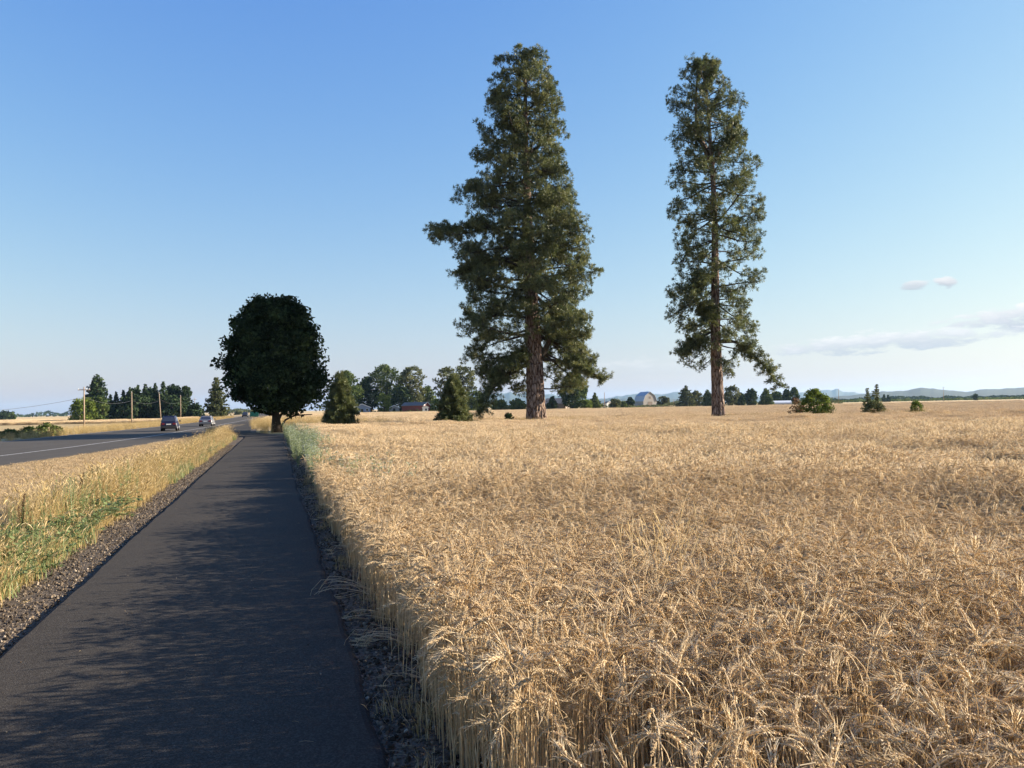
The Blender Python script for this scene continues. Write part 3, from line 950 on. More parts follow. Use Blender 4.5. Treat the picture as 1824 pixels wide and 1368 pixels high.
X, Y, rs = band_points(46, 2.6, 22, 0.66, 0.92, 37)
put("gravel_edge_grass", low, X, Y, rs, 0.3, 0.6, "small dry grass tufts on the gravel below the wheat", "grass")
X, Y, rs = verge_points(13000, 4, 110, 0.1, 1.0, 33, 1.2)
put("mown_dry_grass", short, X, Y, rs, 0.8, 1.3, "mown dry grass sloping to the edge of the road", "grass")
X, Y, rs = band_points(2600, 2.5, 60, -3.5, -2.62, 34)
o = X - SL * Y - path_bend(Y)
k = ((fbm(X * 0.22 + 3, Y * 0.22, 2) > 0.5) & (rs.rand(len(X)) < 0.6)) | (rs.rand(len(X)) < 0.1); X, Y = X[k], Y[k]
put("green_verge_grass", green, X, Y, rs, 0.7, 1.4, "green grass growing at the foot of the dry verge", "grass")
X, Y, rs = band_points(900, 62, 130, -1.0, 14, 35, 1.0)
k = np.abs(X - SL * Y - path_bend(Y) + 0.74) > 1.4; X, Y = X[k], Y[k]
put("rough_grass", tall, X, Y, rs, 0.8, 1.4, "rough golden grass around the trunk of the dark maple", "grass")
# rough grass round the pine trunks and beyond the road
rs = np.random.RandomState(36)
X = np.concatenate([rs.normal(2.2, 2.6, 260), rs.normal(17.6, 1.6, 110), rs.uniform(-18, 24, 380)]); Y = np.concatenate([rs.normal(70.5, 2.5, 260), rs.normal(66.5, 1.6, 110), rs.uniform(61, 82, 380)])
put("grass_under_pines", tall, X, Y, rs, 0.6, 1.0, "dry grass around the feet of the two tall pines", "grass")
X = np.concatenate([rs.normal(P(px, 735, 66).x, .9 if px != 1445 else 2.0, 46) for px in (1445, 1556, 1633)] + [rs.normal(P(px, 752, 58).x, 1.3, 40) for px in (607, 808)])
Y = np.concatenate([rs.normal(65.3, .7, 138), rs.normal(57.2, .7, 80)])
put("grass_by_bushes", tall, X, Y, rs, 0.9, 1.3, "rough dry grass around the field bushes and young pines", "grass")
Y = rs.uniform(40, 260, 2600); X = fog(Y) - wide(Y) - 0.6 - rs.rand(2600) ** 2 * 16
k = X > -0.72 * Y; X, Y = X[k], Y[k]
put("roadside_grass", tall, X, Y, rs, 0.7, 1.3, "dry grass along the far side of the road", "grass", zs=0.7)

# ------------------------------------------------------------------ weeds
def leaf(mb, p, d, L, w, tint, droop=0.5):
    d = np.asarray(d, float); d = d / (np.linalg.norm(d) + 1e-9)
    s = np.cross(d, [0, 0, 1.0]); s /= np.linalg.norm(s) + 1e-9
    q = p + d * L * 0.5; e = p + d * L + np.array([0, 0, -droop * L * 0.6])
    up = np.array([0, 0, 0.12 * w])
    mb.add([p, q + s * w / 2 + up, q - s * w / 2 + up, q, e], [(0, 3, 1), (0, 2, 3), (1, 3, 4), (3, 2, 4)], tint)


def lettuce_weed(seed):
    rng = random.Random(seed); st, lf = MB(), MB(); h = rng.uniform(0.7, 1.1)
    for b in range(rng.choice((1, 2, 2, 3))):
        a = rng.uniform(0, 6.28); ln = rng.uniform(0.02, 0.22); hb = h * rng.uniform(0.7, 1)
        pts = np.array([[math.cos(a) * ln * hb * q, math.sin(a) * ln * hb * q, hb * q] for q in np.linspace(0, 1, 6)])
        st.tube(pts, np.linspace(0.007, 0.002, 6), 4, 0.75)
        for i in range(34):
            k = rng.uniform(0.05, 1); p = pts[0] + (pts[-1] - pts[0]) * k; an = rng.uniform(0, 6.28)
            leaf(lf, p, (math.cos(an), math.sin(an), rng.uniform(0.1, 0.6)), rng.uniform(0.05, 0.12) * (1.25 - k * .8), rng.uniform(0.02, 0.04) * (1.2 - k * .7), rng.uniform(0.25, 0.95), rng.uniform(0.2, 0.9))
    return [("stem", st.mesh("stem", WEED)), ("leaves", lf.mesh("leaves", WEED))]


def mallow_weed(seed):
    rng = random.Random(seed); st, lf = MB(), MB()
    for b in range(13):
        a = rng.uniform(0, 6.28); L = rng.uniform(0.25, 0.55); up = rng.uniform(0.5, 1.2)
        pts = np.array([[math.cos(a) * L * q * .8, math.sin(a) * L * q * .8, L * (up * q - 0.45 * q * q)] for q in np.linspace(0, 1, 5)])
        st.tube(pts, np.linspace(0.005, 0.002, 5), 3, 0.6)
        for i in range(16):
            k = rng.random(); p = np.array([np.interp(k, np.linspace(0, 1, 5), pts[:, j]) for j in range(3)]); an = rng.uniform(0, 6.28)
            leaf(lf, p, (math.cos(an), math.sin(an), rng.uniform(0.0, 0.9)), rng.uniform(0.035, 0.07), rng.uniform(0.025, 0.05), rng.uniform(0.2, 1.0), rng.uniform(0, .6))
    return [("stems", st.mesh("stems", WEED)), ("leaves", lf.mesh("leaves", WEED))]


def lace_weed(seed):
    rng = random.Random(seed); st, lf, fl = MB(), MB(), MB()
    for b in range(9):
        a = rng.uniform(0, 6.28); ln = rng.uniform(0.05, 0.35); hb = rng.uniform(0.55, 1.0)
        pts = np.array([[math.cos(a) * ln * hb * q, math.sin(a) * ln * hb * q, hb * q] for q in np.linspace(0, 1, 5)])
        st.tube(pts, np.linspace(0.004, 0.002, 5), 3, 0.6)
        for i in range(16):
            k = rng.random() ** 0.8; p = pts[0] + (pts[-1] - pts[0]) * k; an = rng.uniform(0, 6.28)
            leaf(lf, p, (math.cos(an), math.sin(an), rng.uniform(0.2, 1.2)), rng.uniform(0.08, 0.2) * (1.2 - .5 * k), rng.uniform(0.015, 0.04), rng.uniform(0.2, 1.0), rng.uniform(0, .5))
        c = pts[-1]; R0 = rng.uniform(0.03, 0.06)
        for i in range(14):
            r0, an = R0 * math.sqrt(rng.random()), rng.uniform(0, 6.28); q = c + np.array([math.cos(an) * r0, math.sin(an) * r0, 0.012 - 2 * r0 * r0]); z = 0.011
            fl.add([q + [z, 0, 0], q + [0, z, 0.003], q - [z, 0, 0], q - [0, z, -0.003]], [(0, 1, 2), (0, 2, 3)], rng.random())
    return [("stems", st.mesh("stems", LACE)), ("leaves", lf.mesh("leaves", LACE)), ("flowers", fl.mesh("flowers", UMBEL))]


def dock_weed(seed):
    rng = random.Random(seed); st, sdm = MB(), MB(); h = rng.uniform(0.7, 0.95)
    for b in range(4):
        a = rng.uniform(0, 6.28); ln = rng.uniform(0.02, 0.2); hb = h * rng.uniform(0.75, 1)
        pts = np.array([[math.cos(a) * ln * hb * q, math.sin(a) * ln * hb * q, hb * q] for q in np.linspace(0, 1, 5)])
        st.tube(pts, np.linspace(0.006, 0.003, 5), 4, 0.4)
        for i in range(60):
            k = rng.uniform(0.5, 1.0); p = pts[0] + (pts[-1] - pts[0]) * k + np.array([rng.gauss(0, .014), rng.gauss(0, .014), 0]); z = 0.011
            sdm.add([p + [z, 0, 0], p + [0, z, 0.004], p + [-z, 0, 0.01], p + [0, -z, 0.012]], [(0, 1, 2), (0, 2, 3)], rng.random())
    return [("stems", st.mesh("stems", DOCK)), ("seed_heads", sdm.mesh("seed_heads", DOCK))]


def plant(name, parts, x, y, rz, s, label, cat, group):
    r = empty(name, (x, y, gz(x, y) - 0.01), rz, label, cat, group)
    r.scale = (s,) * 3
    for nm, me in parts:
        q = bpy.data.objects.new(nm, me); COL.objects.link(q); q.parent = r
    return r


rng = random.Random(8)
lett = [lettuce_weed(i) for i in range(5)]; mall = [mallow_weed(10 + i) for i in range(4)]; lac = [lace_weed(20 + i) for i in range(5)]; dck = [dock_weed(30 + i) for i in range(3)]
for (n, y0, y1, o0, o1, src, nm, lab, cat, grp, s0, s1) in (
        (50, 7.4, 14.5, -3.4, -2.70, mall, "leafy_weed", "bushy bright green weed along the near gravel edge at left", "weed", "bushy weeds at the near gravel edge", 0.9, 1.5),
        (95, 7.4, 17.0, -3.7, -2.80, lett, "upright_weed", "tall upright green weed among the near dry grass at left", "weed", "tall green weeds in the near verge", 0.7, 1.05),
        (20, 22, 40, -3.3, -2.7, mall, "low_green_weed", "green weed patch farther along the gravel where verge grass thins", "weed", "green weeds farther along the path", 0.8, 1.3),
        (44, 12, 42, -3.6, -2.75, lett, "lanky_weed", "lanky green weed rising from the farther golden grass", "weed", "lanky weeds in the farther verge", 0.7, 1.0),
        (8, 10, 18, -4.2, -3.2, dck, "dock_plant", "rust brown dock seed stalk in the left verge", "weed", "brown dock stalks in the verge", 0.8, 1.1),
        (5, 9, 13, -7.4, -6.2, mall, "ditch_weed", "green weed growing in the mown grass at the left picture edge", "weed", "green weeds at the left edge", 0.6, 0.9)):
    for i in range(n):
        y = rng.uniform(y0, y1); x = rng.uniform(o0, o1) + SL * y
        plant(nm, rng.choice(src), x, y, rng.uniform(0, 6.28), rng.uniform(s0, s1), lab, cat, grp)
for i in range(120):
    y = 17 + 37 * rng.random() ** 0.8
    wz = 0.85 + 1.15 * float(smooth(17, 30, y))
    x = rng.uniform(0.62 if y > 24 else 0.95, wz) + SL * y + float(path_bend(y))
    plant("wild_carrot", rng.choice(lac), x, y, rng.uniform(0, 6.28), rng.uniform(0.75, 1.1),
          "white flowered wild carrot between the path and the wheat", "wildflower", "wild carrots along the field edge")
for i in range(14):
    y = rng.uniform(13, 19); x = rng.uniform(1.1, 2.6) + SL * y
    plant("wild_carrot", rng.choice(lac), x, y, rng.uniform(0, 6.28), rng.uniform(0.75, 0.95),
          "white flowered wild carrot standing inside the wheat edge", "wildflower", "wild carrots inside the wheat")

# ------------------------------------------------------------------ trees
def unit(a):
    return a / (np.linalg.norm(a, axis=-1, keepdims=True) + 1e-9)


def tufts(mb, pos, dr, rs, L, w, k=14, spread=0.75, tint=0.5, tvar=0.3):
    """needle tufts: k thin needles fanning from each position around its direction"""
    n = len(pos)
    d = unit(dr[:, None, :] * 0.75 + rs.normal(0, spread, (n, k, 3)))
    ln = L * rs.uniform(0.75, 1.15, (n, k, 1))
    b = unit(np.cross(d, rs.normal(0, 1, (n, k, 3)))) * w * 0.5
    base = pos[:, None, :] + d * ln * 0.08
    mid = base + d * ln * 0.55
    tip = base + d * ln
    V = np.stack([base, mid + b, tip, mid - b], 2).reshape(-1, 3)
    m = n * k
    i = np.arange(m)[:, None] * 4
    T = np.concatenate([i + np.array([[0, 1, 2]]), i + np.array([[0, 2, 3]])])
    tt = np.clip(np.broadcast_to(np.asarray(tint, float).reshape(-1, 1), (n, 1)) + rs.normal(0, tvar * .5, (n, 1)) + rs.normal(0, .06, (n, k)), 0, 1)
    mb.add(V, T, np.repeat(tt.ravel(), 4))


def leaves(mb, pos, nrm, rs, size, tint, flat=0.5):
    n = len(pos)
    d = unit(nrm * flat + rs.normal(0, 1, (n, 3)))
    a = unit(np.cross(d, rs.normal(0, 1, (n, 3)))); b = np.cross(d, a)
    s = size * rs.uniform(0.6, 1.25, (n, 1))
    fold = d * s * 0.18
    V = np.stack([pos + a * s, pos + b * s * 0.62 - fold, pos - a * s, pos - b * s * 0.62 - fold], 1).reshape(-1, 3)
    i = np.arange(n)[:, None] * 4
    T = np.concatenate([i + np.array([[0, 1, 2]]), i + np.array([[0, 2, 3]])])
    mb.add(V, T, np.repeat(np.clip(tint, 0, 1), 4))


def tall_pine(name, depth, axis_px, prof, rad0, n_limb, seed, label, forks=(), named_limbs=(), sag=0.0, k_needles=20, tl=0.31, clump_gap=0.8, tpc=7, bare_front=0.0, t_in=0.3):
    rs = np.random.RandomState(seed)
    ax = [P(x, y, depth) for x, y in axis_px]           # from the foot up
    foot = Vector((ax[0].x, depth, gz(ax[0].x, depth)))
    A = np.array([[a.x - foot.x, 0.0, a.z - foot.z] for a in ax]); A[0] = (0, 0, -0.1)
    H = A[-1, 2]
    root = empty(name, foot, 0, label, "tree")
    zs = np.concatenate([np.linspace(-0.1, 9, 60), np.linspace(9.3, H - 0.4, 40)])
    axis = lambda z: np.stack([np.interp(z, A[:, 2], A[:, 0]), 0.25 * np.sin(np.asarray(z) * .23 + seed), np.asarray(z, float)], -1)
    rr = lambda z: rad0 * (1.0 - 0.93 * np.clip(z / H, 0, 1) ** 0.85) * (1 + 0.28 * np.exp(-np.maximum(z, 0) / 0.5))
    S = 44; ang = np.linspace(0, 2 * math.pi, S, endpoint=False)
    Zg, Ag = np.meshgrid(zs, ang, indexing='ij')
    wob = 1 + 0.16 * (fbm(Ag * 3.8 + seed + 0.5 * np.sin(Zg * .7), Zg * 0.55, 3) - 0.5) + 0.05 * np.sin(Ag * 3 + seed)
    wob = wob - 0.10 * (np.abs(fbm(Ag * 5.5 + 0.35 * np.sin(Zg * 1.7), Zg * 0.8 + 9, 2) - 0.5) < 0.045)
    wob[:, -1] = (wob[:, -2] + wob[:, 0]) / 2
    tr = MB(); tr.tube(axis(zs), rr(zs), S, 0.5, wob=wob)
    tr.build("trunk", BARK_P, root)
    lim = MB(); fol = MB()
    px_m = depth / FPX
    pz = np.array([P(900, y, depth).z - foot.z for y, _, _ in prof]); o_ = np.argsort(pz)
    pzs = pz[o_]
    # half extents to either side of the trunk axis, in metres
    axx = np.array([x for x, _ in axis_px][::-1], float); axy = np.array([y for _, y in axis_px][::-1], float)
    lft = np.array([(np.interp(y, axy, axx) - xl) * px_m for y, xl, xr in prof])[o_]
    rgt = np.array([(xr - np.interp(y, axy, axx)) * px_m for y, xl, xr in prof])[o_]
    zlo, zhi = pzs[0], pzs[-1]
    TP, TD, TT = [], [], []

    def limb(z0, az, L, rise, seed2, twigs=True, thick=1.0, zdrop=0.0):
        r2 = np.random.RandomState(seed2)
        d = np.array([math.cos(az), math.sin(az), 0]); s = np.array([-d[1], d[0], 0])
        q = np.linspace(0, 1, 9)
        ph, ph2 = r2.uniform(0, 6.28, 2)
        pts = axis(np.full(9, z0)) + d * (q * L)[:, None] + s * (0.10 * L * np.sin(q * 3 + ph) * q)[:, None]
        pts[:, 2] += rise * L * q - sag * L * q ** 2 + 0.16 * L * q ** 3 + 0.05 * L * np.sin(q * 6 + ph2) * q - zdrop * np.sin(q * math.pi * .5)
        r0 = thick * (0.028 + 0.017 * L)
        lim.tube(pts, np.linspace(r0, 0.02, 9), 5, 0.4, cap=False)
        if not twigs:
            return pts
        nc = max(2, int(L / clump_gap))
        for i in range(nc):
            t = t_in + (1 - t_in) * ((i + r2.uniform(.3, 1)) / nc) ** 0.8
            p = np.array([np.interp(t, q, pts[:, j]) for j in range(3)])
            for sg in ((-1, 1) if t < 0.86 else (r2.choice((-1, 1)), 0)):
                so = (0.28 + 0.34 * L * (1.12 - t)) * r2.uniform(.4, 1.2) * sg
                so = float(np.clip(so, -1.8, 1.8))
                c_ = p + s * so * min(1.0, .4 + .25 * L) + d * abs(so) * r2.uniform(.1, .6) + np.array([0, 0, r2.uniform(-.55, .65) * min(1.0, .3 + .25 * L)])
                lim.tube([p, (p + c_) / 2 + [0, 0, -.04], c_], [0.026, 0.02, 0.012], 3, 0.4, cap=False)
                rc = r2.uniform(.36, .70) * min(1.0, .42 + .22 * L)
                nt = max(4, int(tpc * (rc / .45) ** 2 * r2.uniform(.7, 1.2)))
                off = unit(r2.normal(0, 1, (nt, 3))) * (r2.rand(nt, 1) ** .28) * rc * np.array([1, 1, .92])
                tb = r2.uniform(.2, .75)
                for k_, of in enumerate(off):
                    TP.append(c_ + of); TD.append(of / rc + d * .25 + np.array([0, 0, .45])); TT.append(tb + .2 * of[2])
                    if k_ % 3 == 0:
                        lim.tube([c_, c_ + of], [.012, .008], 3, .4, cap=False)
        TP.append(pts[-1]); TD.append(d + [0, 0, .4]); TT.append(0.7)
        return pts

    for i in range(n_limb):
        f = (i + rs.rand()) / n_limb
        zt = zlo + (zhi - zlo) * f ** 0.92
        az_ = i * 2.39996 + rs.uniform(-.4, .4)
        if zt < bare_front and math.sin(az_) < 0.25:     # the lower stem stands clear on this side
            az_ = (0.15 if math.cos(az_) > 0 else math.pi - 0.15) + rs.uniform(-.1, .5) * (1 if math.cos(az_) > 0 else -1)
        c = math.cos(az_)
        ext = np.interp(zt, pzs, lft) * (1 - c) / 2 + np.interp(zt, pzs, rgt) * (1 + c) / 2
        if abs(c) < 0.75:
            ext = max(ext, 0.8 * (np.interp(zt, pzs, lft) + np.interp(zt, pzs, rgt)) / 2)
        L = max(0.35, ext * (rs.uniform(0.80, 1.01) if abs(c) > .6 else rs.uniform(.55, 1.0)) - .12)
        u = (zt - zlo) / (zhi - zlo)
        rise = -0.45 + 0.95 * u + rs.uniform(-.48, .45)
        z0 = min(zt - (rise - sag + 0.16) * L * 0.8, H - 0.6)
        limb(max(z0, 3.0), az_, L, rise, seed * 1000 + i)
    # short inner sprigs close the crown round the stem
    ni = int(n_limb * 0.25)
    for i in range(ni):
        zt = zlo + (zhi - zlo) * (0.1 + 0.9 * rs.rand()); az_ = rs.uniform(0, 6.28)
        if zt < bare_front + 1.5:
            continue
        ext = 0.5 * (np.interp(zt, pzs, lft) + np.interp(zt, pzs, rgt)) * rs.uniform(0.3, 0.6)
        limb(min(zt, H - .5), az_, max(.5, ext), rs.uniform(-.2, .5), seed * 2000 + i, thick=.6)
    for (x0, y0, x1, y1, x2, y2, dy, rd) in named_limbs:    # the great limbs one can follow in the photograph
        a, b, c = (P(x0, y0, depth), P(x1, y1, depth), P(x2, y2, depth))
        q = np.linspace(0, 1, 9)[:, None]
        pa, pb, pc = [np.array([v.x - foot.x, 0, v.z - foot.z]) for v in (a, b, c)]
        pb[1] += dy * .6; pc[1] += dy
        pts = (1 - q) ** 2 * pa + 2 * q * (1 - q) * pb + q ** 2 * pc
        lim.tube(pts, np.linspace(rd, rd * 0.25, 9), 6, 0.4, cap=False)
        for t in np.linspace(0.45, 1, 16):
            p = np.array([np.interp(t, q[:, 0], pts[:, j]) for j in range(3)])
            for _ in range(5):
                td = unit(rs.normal(0, 1, 3) * [1, 1, .6]); ln = rs.uniform(.3, 1.1)
                lim.tube([p, p + td * ln], [0.02, 0.01], 3, .4, cap=False)
                for f in (1, .7, .4):
                    TP.append(p + td * ln * f); TD.append(td + [0, 0, .4]); TT.append(.55)
    for (pts_px, rd) in forks:                              # leaders of a forked top
        pts = np.array([[P(x, y, depth).x - foot.x, dy_, P(x, y, depth).z - foot.z] for x, y, dy_ in pts_px])
        tr2 = MB(); tr2.tube(pts, np.linspace(rd, 0.05, len(pts)), 8, .5)
        tr2.build("leader", BARK_P, root, smooth_shade=True)
        for t in np.linspace(.3, 1, 12):
            p = np.array([np.interp(t, np.linspace(0, 1, len(pts)), pts[:, j]) for j in range(3)])
            for _ in range(3):
                td = unit(rs.normal(0, 1, 3) * [1, 1, .4]); ln = rs.uniform(.3, 1.3) * (1.25 - .6 * t)
                lim.tube([p, p + td * ln], [.025, .012], 3, .4, cap=False)
                for _k in range(6):
                    TP.append(p + td * ln * rs.uniform(.6, 1.1) + rs.normal(0, .22, 3)); TD.append(td + [0, 0, .5]); TT.append(rs.uniform(.3, .7))
    for k in range(7):                                      # the tapering leader
        for _ in range(3 + 2 * k):
            of = unit(rs.normal(0, 1, 3)) * (0.05 + 0.10 * k) * rs.rand() ** .4
            TP.append(axis(np.array([H - .1 - .42 * k]))[0] + of * [1, 1, .7]); TD.append(of + np.array([0, 0, .5])); TT.append(rs.uniform(.3, .7))
    TP, TD, TT = np.array(TP), np.array(TD), np.array(TT)
    tufts(fol, TP, unit(TD), rs, tl, 0.05, k_needles, 0.85, TT, 0.6)
    lim.build("limbs", BARK_D, root)
    fol.build("crown", NEEDLE, root)
    return root


prof1 = [(86, 925, 948), (108, 892, 966), (129, 880, 988), (147, 868, 982), (160, 853, 990), (180, 858, 1004), (198, 854, 1006), (216, 850, 1014), (236, 846, 998), (250, 842, 994), (264, 834, 996), (293, 830, 1020), (310, 818, 1022),
         (326, 795, 1030), (344, 816, 1043), (356, 842, 1040), (372, 846, 1034), (388, 815, 1040), (400, 766, 1046), (416, 764, 1048), (440, 792, 1060), (462, 812, 1070), (489, 814, 1062), (508, 818, 1056), (525, 826, 1052), (551, 810, 1062),
         (578, 792, 1060), (595, 808, 1064), (614, 806, 1056), (630, 804, 1066), (648, 826, 1080), (665, 846, 1082), (680, 852, 1076), (694, 850, 1020)]
tall_pine("pine_tree", 72.0, [(955, 757), (953, 700), (950, 610), (944, 480), (940, 400), (936, 250), (935, 90)], prof1, 0.93, 146, 3,
          "massive tall pine with thick reddish trunk and dense crown", sag=0.05, tpc=8.5, clump_gap=0.86, bare_front=7.3, t_in=.27,
          named_limbs=((952, 640, 925, 610, 915, 660, -1.5, .22), (962, 640, 985, 600, 990, 560, -1.0, .35), (962, 640, 1010, 640, 1076, 678, -1.0, .2), (945, 650, 890, 655, 858, 735, -1.2, .13), (940, 410, 860, 400, 772, 410, 0, .22), (940, 460, 880, 455, 815, 495, -1.0, .2)))
prof2 = [(104, 1238, 1272), (125, 1222, 1285), (140, 1206, 1294), (158, 1194, 1308), (177, 1196, 1306), (190, 1198, 1318), (204, 1183, 1328), (225, 1182, 1330), (249, 1182, 1335), (264, 1192, 1338), (289, 1192, 1344), (304, 1188, 1352), (318, 1190, 1354),
         (338, 1186, 1352), (363, 1184, 1360), (381, 1182, 1369), (403, 1190, 1368), (425, 1196, 1350), (450, 1182, 1346), (462, 1179, 1350), (485, 1200, 1358), (502, 1192, 1364), (524, 1182, 1334), (548, 1184, 1336), (569, 1184, 1342), (585, 1190, 1352),
         (604, 1212, 1366), (620, 1214, 1362), (636, 1216, 1345), (650, 1240, 1330), (670, 1250, 1310)]
tall_pine("pine_tree", 68.0, [(1282, 752), (1280, 700), (1276, 600), (1273, 480), (1272, 400), (1268, 290), (1262, 200), (1256, 104)], prof2, 0.58, 106, 7,
          "slimmer pine with open see-through crown and forked top", sag=0.08, tpc=6.2, clump_gap=1.0, bare_front=4.0, t_in=.32,
          forks=((((1268, 292, 0), (1256, 258, .4), (1244, 234, .6), (1242, 170, .5), (1246, 108, .4)), .3), (((1270, 290, 0), (1284, 268, -.4), (1297, 254, -.6), (1302, 220, -.8)), .2)),
          named_limbs=((1276, 610, 1318, 590, 1378, 688, -1.2, .17), (1270, 492, 1246, 480, 1232, 520, -1.0, .16), (1270, 596, 1258, 570, 1246, 545, -1.2, .12), (1272, 590, 1240, 600, 1212, 632, -.8, .12)))


def round_tree(name, x, y, H, W, base_frac, mat, n_cl, n_lf, lsize, seed, label, cat="tree", trunk_r=None, shape="round", clump=0.16, group=None, tint=(0.2, 0.9), bark=BARK_D, gaps=0.0, z0=None, skew=0.0):
    """broadleaf: trunk and limbs carrying many clumps of single leaf faces"""
    rs = np.random.RandomState(seed)
    gz0 = gz(x, y) if z0 is None else z0
    root = empty(name, (x, y, gz0), 0, label, cat, group)
    zc0 = H * base_frac
    u = rs.rand(n_cl); az_ = rs.uniform(0, 6.283, n_cl)
    if shape == "round":
        prof = lambda h: np.sqrt(np.clip(1 - (2 * h - 1) ** 2, 0, 1)) ** 0.8
    elif shape == "oval":
        prof = lambda h: np.clip(np.sin(np.clip(h, 0, 1) * math.pi) ** 0.55 * (1.08 - 0.3 * h), 0, 1)
    elif shape == "maple":
        prof = lambda h: np.interp(h, [0, .11, .21, .33, .42, .57, .71, .79, .91, 1], [.8, .92, .96, 1.0, .98, .9, .8, .69, .56, .34])
    elif shape == "shrub":
        prof = lambda h: np.sqrt(np.clip(1 - h ** 2.2, 0, 1))
    else:
        prof = lambda h: np.interp(h, [0, .15, .5, .8, 1], [.7, .95, 1, .75, .3])
    rf = np.where(rs.rand(n_cl) < 0.72, rs.uniform(0.78, 1.0, n_cl), rs.uniform(0.2, 0.8, n_cl))
    lob = 1 + 0.16 * np.sin(az_ * 3 + seed) * np.sin(u * 7 + seed)
    cr = W / 2 - clump * W * .45
    rr = prof(u) * rf * cr * lob
    top_cut = H - zc0 - clump * W * .4
    if shape == 'maple':
        bump = rs.rand(n_cl) < 0.09
        rr = np.where(bump, prof(u) * cr * rs.uniform(1.03, 1.15, n_cl), rr * (0.90 + 0.14 * np.sin(az_ * 5 + 3 * np.sin(u * 9))))
    C = np.stack([rr * np.cos(az_), rr * np.sin(az_), zc0 + u * top_cut + clump * W * .1], 1)
    C[:, 2] += skew * np.maximum(0, -C[:, 0] - 0.3) * (1 - u)
    if gaps:
        C = C[vnoise(C[:, 0] * 3 / W + seed, C[:, 2] * 3 / W + C[:, 1] * 2 / W) > gaps]
    n_cl = len(C)
    cs = clump * W * rs.uniform(0.6, 1.15, n_cl)
    off = unit(rs.normal(0, 1, (n_cl, n_lf, 3))) * (rs.rand(n_cl, n_lf, 1) ** 0.45) * cs[:, None, None] * np.array([1, 1, .75])
    pos = (C[:, None, :] + off).reshape(-1, 3)
    pos[:, 2] = np.maximum(pos[:, 2], 0.03 * H)
    ctr = np.array([0, 0, zc0 + (H - zc0) * .45])
    nrm = unit(pos - ctr)
    ct = rs.uniform(tint[0], tint[1], n_cl)
    tt = np.repeat(ct, n_lf) + rs.normal(0, .12, len(pos))
    fol = MB(); leaves(fol, pos, nrm, rs, lsize, tt)
    tr = MB(); r0 = trunk_r or W * 0.035
    if shape != "shrub":
        q = np.linspace(0, 1, 7)
        pts = np.stack([0.02 * W * np.sin(q * 3 + seed), 0.02 * W * np.cos(q * 4 + seed), -0.1 + q * (zc0 + (H - zc0) * .7)], 1)
        tr.tube(pts, r0 * (1 - .8 * q) * np.where(q == 0, 1.35, 1), 10, .5)
    else:
        pts = np.array([[0, 0, 0], [0, 0, H * .3]])
    for i in rs.permutation(n_cl)[:14]:
        s0 = np.array([0, 0, max(0.05, min(zc0 * rs.uniform(.7, 1.5), C[i, 2] * .8))])
        mdp = (s0 + C[i]) / 2 + np.array([0, 0, -.04 * H])
        tr.tube([s0, mdp, C[i]], [r0 * .45, r0 * .28, r0 * .1], 5, .5, cap=False)
    tr.build("trunk" if shape != "shrub" else "branches", bark, root, smooth_shade=True)
    fol.build("crown" if shape != "shrub" else "foliage", mat, root)
    return root


def conifer(name, x, y, H, W, mat, seed, label, n_lev=26, per=9, lsize=0.28, base=0.06, power=0.9, cat="tree", group=None, tint=(0.2, 0.9), droop=0.15, z0=None, thin=1.0, needles=False, jitter=0.25):
    rs = np.random.RandomState(seed)
    gz0 = gz(x, y) if z0 is None else z0
    root = empty(name, (x, y, gz0), 0, label, cat, group)
    tr, fol = MB(), MB()
    tr.tube([[0, 0, -.1], [0, 0, H * .5], [0, 0, H * .97]], [W * .045 + .05, W * .025 + .02, .02], 8, .5)
    PP, DD, TT = [], [], []
    for i in range(n_lev):
        f = i / (n_lev - 1); z = H * (base + (1 - base) * f * .98)
        Lr = W / 2 * np.interp(f, [0, .08, .25, 1], [.82, 1, .97, 0.03]) ** power if power != 1 else W / 2 * (1 - f)
        k = max(4, int(per * (1 - .55 * f)))
        for j in range(k):
            a = i * 1.9 + j * 6.283 / k + rs.uniform(-.3, .3); L = max(.12, Lr * rs.uniform(1 - jitter * 1.4, 1 + jitter * .4))
            d = np.array([math.cos(a), math.sin(a), 0]); s = np.array([-d[1], d[0], 0])
            tipz = z + L * (-droop + .25 * f) ; tip = d * L + np.array([0, 0, tipz])
            if L > .5:
                tr.tube([[0, 0, z], tip], [.012 + .008 * L, .008], 3, .5, cap=False)
            m = max(3, int(L / lsize * 2.6 * thin)); t = rs.uniform(.18, 1, m) ** .7
            p = np.array([0, 0, z]) + (tip - [0, 0, z]) * t[:, None] + s * (rs.normal(0, .2, m) * L * (1.15 - t))[:, None] + rs.normal(0, lsize * .3, (m, 3))
            PP.append(p); DD.append(np.tile(d * .8 + np.array([0, 0, .35]), (m, 1))); TT.append(np.full(m, rs.uniform(*tint)))
    PP, DD, TT = np.concatenate(PP), np.concatenate(DD), np.concatenate(TT)
    if needles:
        tufts(fol, PP, unit(DD), rs, lsize, lsize * .2, 12, .6, TT, .25)
    else:
        leaves(fol, PP, unit(DD), rs, lsize, TT + rs.normal(0, .1, len(TT)), .7)
    tr.build("trunk", BARK_D, root); fol.build("crown", mat, root)
    return root


def px_tree(fn, name, px, base_y, top_y, wpx, depth, mat, seed, label, z0=None, **kw):
    b = P(px, base_y, depth); t = P(px, top_y, depth)
    g = gz(b.x, depth) if z0 is None else z0
    return fn(name, b.x, depth, H=t.z - g, W=wpx * depth / FPX, mat=mat, seed=seed, label=label, z0=g, **kw)


